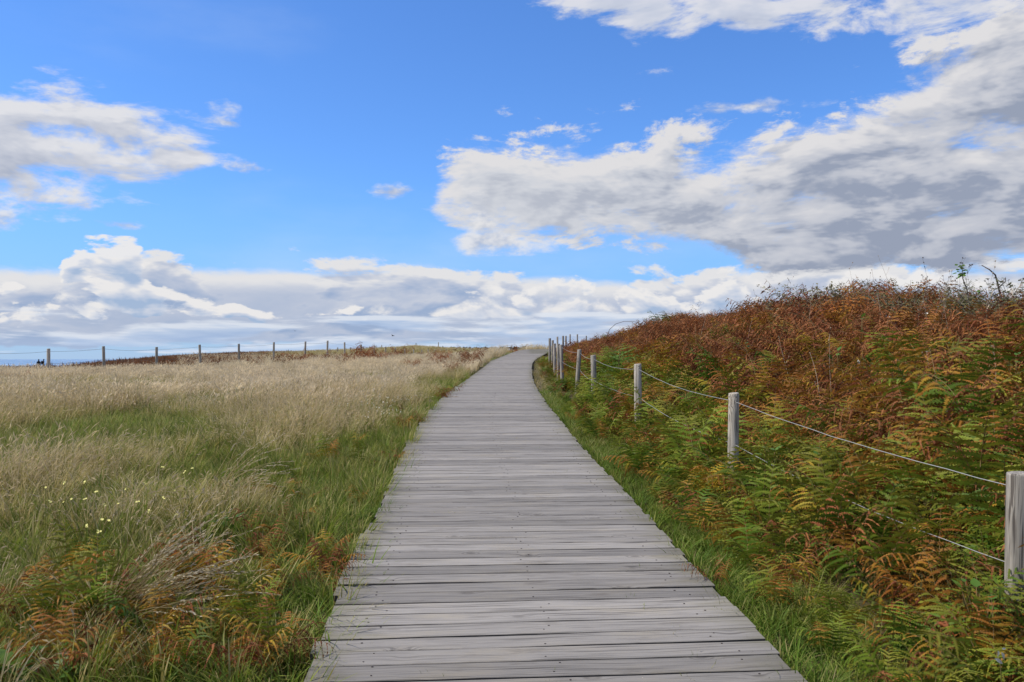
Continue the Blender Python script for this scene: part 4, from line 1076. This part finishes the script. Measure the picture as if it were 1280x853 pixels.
# white bindweed flowers on the bank
def bindweed(loc, n, size, label, seed, group=None):
    r = random.Random(seed); root = bpy.data.objects.new('bindweed_flower', None); COL.objects.link(root); root.location = loc; tag(root, label, 'flower', group)
    for i in range(n):
        b = MB(); c = Vector((r.uniform(-1, 1), r.uniform(-.4, .4), r.uniform(-.6, .6))) * 0.05 * (n > 1)
        up = Vector((r.uniform(-.5, .5), -1, r.uniform(0, .7))).normalized(); s1 = up.orthogonal().normalized(); s2 = up.cross(s1)
        k = 10; inner = [c + (s1 * math.cos(q * 2 * PI / k) + s2 * math.sin(q * 2 * PI / k)) * size * 0.15 - up * size * 0.7 for q in range(k)]
        outer = [c + (s1 * math.cos(q * 2 * PI / k) + s2 * math.sin(q * 2 * PI / k)) * size * r.uniform(0.75, 1.05) for q in range(k)]
        b.add(inner + outer, [(q, (q + 1) % k, k + (q + 1) % k, k + q) for q in range(k)]); b.build('petal_funnel', M['white'], root)
    b = MB(); b.tube([Vector((0, 0, -0.3)), Vector((0.02, 0.02, -0.12)), Vector((0, 0.02, -0.01))], 0.002, 4, cap=False); b.build('stem', M['stalk'], root)
d0 = 3.05; bl0 = Vector(((1247 - 640) / FPX * d0, d0, Zat(820, d0)))
bl = bpy.data.objects.new('bleached_leaf', None); COL.objects.link(bl); bl.location = bl0; tag(bl, 'curled bone white dead leaf low in the ferns before the cracked post', 'dead leaf')
for (x0, y0, x1, y1, w_) in ((1242, 810, 1247, 822, 0.006), (1246, 812, 1256, 825, 0.007), (1238, 820, 1255, 829, 0.007), (1247, 808, 1257, 809, 0.004)):
    a_ = Vector(((x0 - 640) / FPX * d0, d0, Zat(y0, d0))) - bl0; c_ = Vector(((x1 - 640) / FPX * d0, d0 + 0.012, Zat(y1, d0))) - bl0
    lb = MB(); dv = (c_ - a_).normalized(); leaf_blade(lb, a_, dv, (Vector((0.1, -1, 0.35)) - dv * dv.dot(Vector((0.1, -1, 0.35)))).normalized(), (c_ - a_).length, w_, 0.4); lb.build('leaf_piece', M['white'], bl)
lb = MB(); lb.tube([Vector((0, 0.02, -0.25)), Vector((0.01, 0.02, -0.1)), Vector((0.0, 0.012, 0.0))], 0.002, 4, cap=False); lb.build('stem', M['stalk'], bl)
for i, (px, py, d) in enumerate(((1072, 455, 9.4), (1090, 456, 9.4), (1120, 408, 11.5), (1110, 398, 12), (1184, 520, 6.4), (1176, 455, 8.6), (1182, 460, 8.6), (1155, 397, 11.3), (1228, 411, 9.5), (1030, 398, 14), (1086, 459, 9.3))):
    bindweed(Vector(((px - 640) / FPX * d, d, Zat(py, d) + 0.03)), 2, 0.017, 'small white flower showing between brown ferns on the bank', 10 + i, 'white flowers on the bank')

# ------------------------------------------------------------------ scrub along the crest of the bank
def shrub_meshes(seed, w, h, nst, nleaf, lsize):
    r = random.Random(seed); st = MB(); lf = MB(); tips = []
    for i in range(nst):
        a = r.uniform(0, 6.28); q = w * 0.35 * math.sqrt(r.random()); p = Vector((math.cos(a) * q, math.sin(a) * q, -0.05)); d = Vector((math.cos(a) * r.uniform(0.2, 1.0), math.sin(a) * r.uniform(0.2, 1.0), 1)).normalized()
        L = h * r.uniform(0.6, 1.15); pts = [p.copy()]
        for k in range(6):
            d = (d + Vector((r.uniform(-1, 1), r.uniform(-1, 1), r.uniform(-.9, .35))) * 0.30).normalized(); p = p + d * L / 6; pts.append(p.copy())
        st.tube(pts, [0.007 * (1 - 0.8 * k / 6) for k in range(7)], 4, cap=False)
        for k in range(2, 7):
            for _ in range(2):
                d2 = (d + Vector((r.uniform(-1, 1), r.uniform(-1, 1), r.uniform(-.5, 1)))).normalized(); L2 = L * r.uniform(0.10, 0.28)
                e = pts[k] + d2 * L2; st.tube([pts[k], pts[k].lerp(e, .5) + Vector((0, 0, 0.01)), e], [0.003, 0.0025, 0.0012], 3, cap=False); tips.append((pts[k], e))
    for i in range(nleaf):
        a, e = r.choice(tips); c = a.lerp(e, r.uniform(0.1, 1.1)) + Vector((r.uniform(-1, 1), r.uniform(-1, 1), r.uniform(-1, 1))) * 0.04
        d = Vector((r.uniform(-1, 1), r.uniform(-1, 1), r.uniform(-.7, .5))).normalized(); n = Vector((r.uniform(-.6, .6), r.uniform(-.6, .6), 1)).normalized(); s_ = d.cross(n).normalized(); l = lsize * r.uniform(0.6, 1.3)
        lf.add([c, c + d * l * 0.5 + s_ * l * 0.32, c + d * l, c + d * l * 0.5 - s_ * l * 0.32], [(0, 1, 2, 3)], 0.3)
    return st.mesh('shrub_stems', M['twig']), lf.mesh('shrub_leaves', M['shrub'])
SH = [shrub_meshes(1100 + k, 1.3, (0.75, 0.9, 0.65)[k], 34, 1900, 0.05) for k in range(3)]
rr = random.Random(55)
def crest_spot(px, back=0.0):
    u = (px - 640) / FPX; d = 7.0
    for _ in range(30): d = 0.5 * d + 0.5 * (6.6 + back + float(path_x(d))) / u
    return d
for (px, back, sz, lab) in [(752, 0, 1.0, 0), (768, 0, 1.1, 0), (786, 0, 1.2, 0), (806, 0.4, 1.2, 0), (826, 0, 1.0, 0), (850, 0.5, 0.9, 0), (872, 0.4, 1.0, 0), (905, 0.6, 0.8, 0), (940, 0.7, 0.7, 0),
                       (985, 0.4, 0.8, 1), (1005, 0.3, 0.95, 1), (1030, 0.1, 1.1, 1), (1055, 0.2, 1.15, 1), (1080, 0.2, 1.05, 1), (1108, 0.4, 0.9, 1), (1135, 0.6, 0.8, 1),
                       (1160, 0.4, 0.8, 2), (1185, 0.5, 0.75, 2), (1212, 0.2, 0.8, 2), (1238, 0.3, 0.85, 2), (1262, 0.2, 0.9, 2), (1290, 0.3, 0.9, 2), (1325, 0.2, 0.9, 2)]:
    d = crest_spot(px, back); loc = P(px, d); k = rr.randrange(3)
    root = bpy.data.objects.new('shrub', None); COL.objects.link(root); root.location = loc; root.rotation_euler = (0, 0, rr.uniform(-3, 3)); root.scale = (sz * 1.2, sz * 1.2, sz * rr.uniform(0.78, 0.95))
    tag(root, ['low dark green shrub where the bank meets the far fence posts', 'grey green thicket shrub on the rounded top of the bank', 'twiggy grey green shrub on the bank under the bare branches'][lab], 'shrub', 'shrubs along the crest of the bank')
    tag(link('stems', SH[k][0], root), kind='stuff'); tag(link('leaves', SH[k][1], root), kind='stuff')

def stalk(name, loc, h, seed, label, group, mat, branches=5, head=0.012, bend=0.15, thick=0.0035):
    """a dead flower stalk: thin bent stem, a few side stems, small dry heads"""
    r = random.Random(seed); root = bpy.data.objects.new(name, None); COL.objects.link(root); root.location = loc; tag(root, label, 'dry stalk', group)
    b = MB(); hd = MB(); p = Vector((0, 0, -0.05)); d = Vector((r.uniform(-bend, bend), r.uniform(-bend, bend), 1)).normalized(); pts = [p.copy()]
    for k in range(7):
        d = (d + Vector((r.uniform(-bend, bend), r.uniform(-bend, bend), 0))).normalized(); p = p + d * h / 7; pts.append(p.copy())
    b.tube(pts, [thick * (1 - 0.6 * k / 7) for k in range(8)], 4, cap=False)
    ends = [pts[-1]]
    for i in range(branches):
        k = r.randrange(4, 8); a = r.uniform(0, 6.28); e = pts[k] + Vector((math.cos(a) * 0.5, math.sin(a) * 0.5, 0.9)) * h * r.uniform(0.06, 0.16)
        b.tube([pts[k], pts[k].lerp(e, .5) + Vector((0, 0, -0.01)), e], thick * 0.5, 3, cap=False); ends.append(e)
    for e in ends:
        for j in range(4):
            q = e + Vector((r.uniform(-1, 1), r.uniform(-1, 1), r.uniform(-1, 1))) * head * 1.2; o1 = Vector((r.uniform(-1, 1), r.uniform(-1, 1), r.uniform(-1, 1))).normalized(); o2 = o1.orthogonal().normalized(); o3 = o1.cross(o2)
            hd.add([q + o1 * head, q + o2 * head, q - o1 * head, q - o2 * head, q + o3 * head, q - o3 * head], [(0, 1, 4), (1, 2, 4), (2, 3, 4), (3, 0, 4), (1, 0, 5), (2, 1, 5), (3, 2, 5), (0, 3, 5)])
    b.build('stem', mat, root); tag(hd.build('seed_heads', mat, root), kind='stuff')
for i in range(44):
    px = rr.choice((rr.uniform(760, 1000), rr.uniform(1000, 1290), rr.uniform(1100, 1290)))
    d = crest_spot(px, rr.uniform(-1.2, 0.8)); stalk('dry_flower_stalk', P(px, d), rr.uniform(0.65, 1.15), 2000 + i, 'thin dry stalk with small seed heads rising above the bank crest', 'dry stalks on the crest', rr.choice((M['twig'], M['pale_stem'], M['twig_dk'])), rr.randrange(2, 7), 0.007, 0.12, 0.0026)
for i, (px, d, h) in enumerate(((1100, 11.5, 1.25), (1030, 8.4, 0.95), (1038, 8.5, 1.0), (1165, 7.6, 0.75), (1237, 7.0, 0.8), (990, 10.5, 0.9), (930, 14, 1.0), (872, 17, 1.1), (845, 22, 1.1), (1010, 13.5, 1.2), (1120, 14, 1.3), (958, 17, 1.1))):
    stalk('pale_dead_stalk', P(px, d), h, 2100 + i, 'pale bare dead stalk standing among brown ferns on the bank', 'pale stalks among the ferns', M['pale_stem'], 1, 0.005, 0.10, 0.0036)

# the leafy shoot and the bare branches against the clouds
def px_pts(pts, d): return [Vector(((px - 640) / FPX * d, d, Zat(py, d))) for px, py in pts]
def branch_thing(name, px_list, d, rads, label, mat, side=(), leaves=()):
    pts = px_pts(px_list, d); base = pts[0].copy(); base.z = G(base.x, base.y)
    root = bpy.data.objects.new(name, None); COL.objects.link(root); root.location = base; tag(root, label, 'branch')
    b = MB(); r = random.Random(len(label))
    def jit(l): return [p - base + Vector((0, r.uniform(-.05, .05) * (i > 0), 0)) for i, p in enumerate(l)]
    b.tube([Vector((0, 0, -0.05))] + jit(pts), [rads[0]] + [rads[0] + (rads[1] - rads[0]) * i / (len(pts) - 1) for i in range(len(pts))], 5)
    for sp in side: b.tube(jit(px_pts(sp, d)), [rads[1] * 1.6] + [rads[1]] * (len(sp) - 1), 4)
    b.build('stem', mat, root)
    for (lx, ly) in leaves:
        c = px_pts([(lx, ly)], d)[0] - base + Vector((0, r.uniform(-.05, .05), 0)); lb = MB()
        a = r.uniform(0, 6.28); dv = Vector((math.cos(a), r.uniform(-.4, .4), r.uniform(-.5, .3))).normalized(); nn = Vector((r.uniform(-.3, .3), -0.7, 0.7)).normalized(); nn = (nn - dv * nn.dot(dv)).normalized()
        leaf_blade(lb, c - dv * 0.03, dv, nn, r.uniform(0.05, 0.08), 0.018, rr=r); lb.build('leaf', M['leaf_dk'], root)
branch_thing('leafy_shoot', [(1213, 385), (1210, 362), (1206, 348), (1203, 338), (1200, 332)], 11.2, (0.008, 0.003), 'thin upright shoot with dark leaves at its tip above the bank', M['twig_dk'],
             side=[[(1207, 356), (1214, 362), (1219, 370), (1222, 380)]], leaves=[(1196 + (i * 7) % 13, 331 + (i * 5) % 14) for i in range(13)] + [(1222, 364), (1223, 366), (1204, 344), (1200, 346)])
branch_thing('bare_branch', [(1250, 400), (1251, 375), (1249, 355), (1244, 344), (1238, 337), (1231, 331)], 10.8, (0.016, 0.006), 'bare dark branch curving over above the bank crest', M['twig_dk'], side=[[(1250, 372), (1243, 366), (1238, 374)], [(1249, 360), (1256, 352), (1260, 347)]])
branch_thing('forked_grey_branch', [(1232, 394), (1238, 384), (1246, 374), (1254, 366)], 10.3, (0.012, 0.005), 'pale forked dead branch leaning beside the bare dark branch', M['pale_stem'], side=[[(1238, 384), (1240, 372), (1244, 362)], [(1234, 392), (1226, 378), (1222, 372)]])
branch_thing('forked_grey_branch', [(1258, 392), (1266, 386), (1274, 380), (1284, 376)], 10.0, (0.011, 0.005), 'pale dead branch slanting low right of the bare dark branch', M['pale_stem'], side=[[(1266, 386), (1268, 372), (1267, 360)], [(1274, 380), (1272, 366), (1276, 356)]])
branch_thing('arching_bramble', [(757, 424), (762, 412), (770, 405), (780, 402), (792, 402), (803, 406)], 44, (0.016, 0.008), 'thin bramble arching over against the sky above the far posts', M['twig_dk'])

# ------------------------------------------------------------------ far away
def person(name, px, d, top, facing, label, seed):
    """a walker far off in dark clothes: one skinned body with jacket, trousers and head tones"""
    r = random.Random(seed); H = 1.74
    x = (px - 640) / FPX * d; z = G(x, d)
    vs_ = [(0, 0, 0.93), (0, 0.01, 1.15), (0, 0, 1.40), (0, -0.02, 1.50), (0, -0.03, 1.60), (0, -0.03, 1.72),
           (0.10, 0, 0.88), (0.12, -0.06, 0.48), (0.12, 0.03, 0.08), (0.12, -0.10, 0.03), (-0.10, 0, 0.88), (-0.11, 0.06, 0.48), (-0.11, 0.18, 0.09), (-0.11, 0.06, 0.03),
           (0.19, 0, 1.38), (0.25, -0.03, 1.10), (0.22, -0.16, 0.90), (0.21, -0.22, 0.84), (-0.19, 0, 1.38), (-0.25, 0.05, 1.10), (-0.23, -0.05, 0.88), (-0.22, -0.10, 0.81)]
    es = [(0, 1), (1, 2), (2, 3), (3, 4), (4, 5), (0, 6), (6, 7), (7, 8), (8, 9), (0, 10), (10, 11), (11, 12), (12, 13), (2, 14), (14, 15), (15, 16), (16, 17), (2, 18), (18, 19), (19, 20), (20, 21)]
    rad = [0.15, 0.145, 0.15, 0.06, 0.085, 0.07, 0.09, 0.062, 0.045, 0.04, 0.09, 0.062, 0.045, 0.04, 0.07, 0.05, 0.038, 0.03, 0.07, 0.05, 0.038, 0.03]
    me_ = bpy.data.meshes.new('person'); me_.from_pydata(vs_, es, []); o = link(name, me_, None, (x, d, z), (0, 0, facing))
    sm = o.modifiers.new('skin', 'SKIN'); sm.use_smooth_shade = True
    if not me_.skin_vertices: 
        bm_layer = me_.attributes
    for i, q in enumerate(rad):
        me_.skin_vertices[0].data[i].radius = (q, q * 0.85)
    me_.skin_vertices[0].data[0].use_root = True
    sb = o.modifiers.new('subsurf', 'SUBSURF'); sb.levels = 1; sb.render_levels = 1
    me_.materials.append(M['cloth'])
    tag(o, label, 'person')
    hb = MB(); hb.tube([Vector((0, -0.035, 1.56)), Vector((0, -0.035, 1.64)), Vector((0, -0.03, 1.73)), Vector((0, -0.02, 1.77))], [0.07, 0.095, 0.09, 0.03], 8); hb.build('hair', M['cloth2'], o)

def skin_person(*a):
    try: person(*a)
    except Exception as e: print('person failed', e); raise
PEOPLE = True
if PEOPLE:
    skin_person('person', 48.5, 118, 450, 0.6, 'walker in dark clothes beyond the fence by the sea, standing upright', 1)
    skin_person('person', 54.5, 118, 450, 2.4, 'walker in dark clothes beyond the fence by the sea, carrying a bulky rucksack', 2)
    o = bpy.data.objects['person.001']
    b = MB(); b.add([(-.16, .12, 1.02), (.16, .12, 1.02), (.14, .34, 1.06), (-.14, .34, 1.06), (-.15, .10, 1.46), (.15, .10, 1.46), (.12, .28, 1.50), (-.12, .28, 1.50)], [(0, 3, 2, 1), (4, 5, 6, 7), (0, 1, 5, 4), (1, 2, 6, 5), (2, 3, 7, 6), (3, 0, 4, 7)])
    b.build('rucksack', M['cloth'], o)

for (px, py, d, lab, rz) in ((368.5, 414, 110, 'small dark bird gliding over the field fence', 0.4), (491, 420, 95, 'small dark bird banking over the grassy rise', -0.9)):
    b = MB(); root = bpy.data.objects.new('bird', None); COL.objects.link(root); root.location = ((px - 640) / FPX * d, d, Zat(py, d)); root.rotation_euler = (0.2, 0.3, rz); tag(root, lab, 'bird')
    b.tube([(0, -.16, 0), (0, -.08, .01), (0, .02, .01), (0, .14, 0), (0, .22, 0)], [.012, .035, .04, .025, .01], 6); b.build('body', M['bird'], root)
    for sg in (-1, 1):
        w_ = MB(); w_.add([(sg * .03, -.06, .02), (sg * .18, -.10, .09), (sg * .36, .02, .05), (sg * .19, .02, .08), (sg * .03, .08, .02), (sg * .18, -.05, .075), (sg * .03, .0, .0)], [(0, 1, 3, 4), (1, 2, 3), (0, 6, 5, 1), (6, 4, 3, 5), (1, 5, 2), (5, 3, 2)]); w_.build('wing', M['bird'], root)

# dark tree line beyond the rise
b = MB(); r = random.Random(4)
for i in range(1500):
    px = r.uniform(500, 705); d = 262 + r.uniform(-6, 10); x = (px - 640) / FPX * d
    tz = Zat(435.2 - 1.4 * float(fnoise(px * 0.05, 3.0, 3)) + (1.2 if px < 522 else 0), d); z = tz - 4.5 * r.random() ** 1.6
    c = Vector((x, d, z)); s_ = r.uniform(0.35, 0.9); o1 = Vector((r.uniform(-1, 1), r.uniform(-1, 1), r.uniform(-.6, .6))).normalized(); o2 = o1.cross(Vector((r.uniform(-.5, .5), r.uniform(-.5, .5), 1))).normalized()
    b.add([c - o1 * s_, c + o2 * s_ * .6, c + o1 * s_, c - o2 * s_ * .6], [(0, 1, 2, 3)], 0.3)
for i in range(60):
    x = (r.uniform(500, 705) - 640) / FPX * 262; b.tube([(x, 264, G(x, 264) - 0.2), (x + r.uniform(-.2, .2), 264, G(x, 264) + 3.5)], [0.16, 0.08], 5, mi=1)
tag(b.build('distant_treeline', [M['tree'], M['twig_dk']]), kind='stuff')
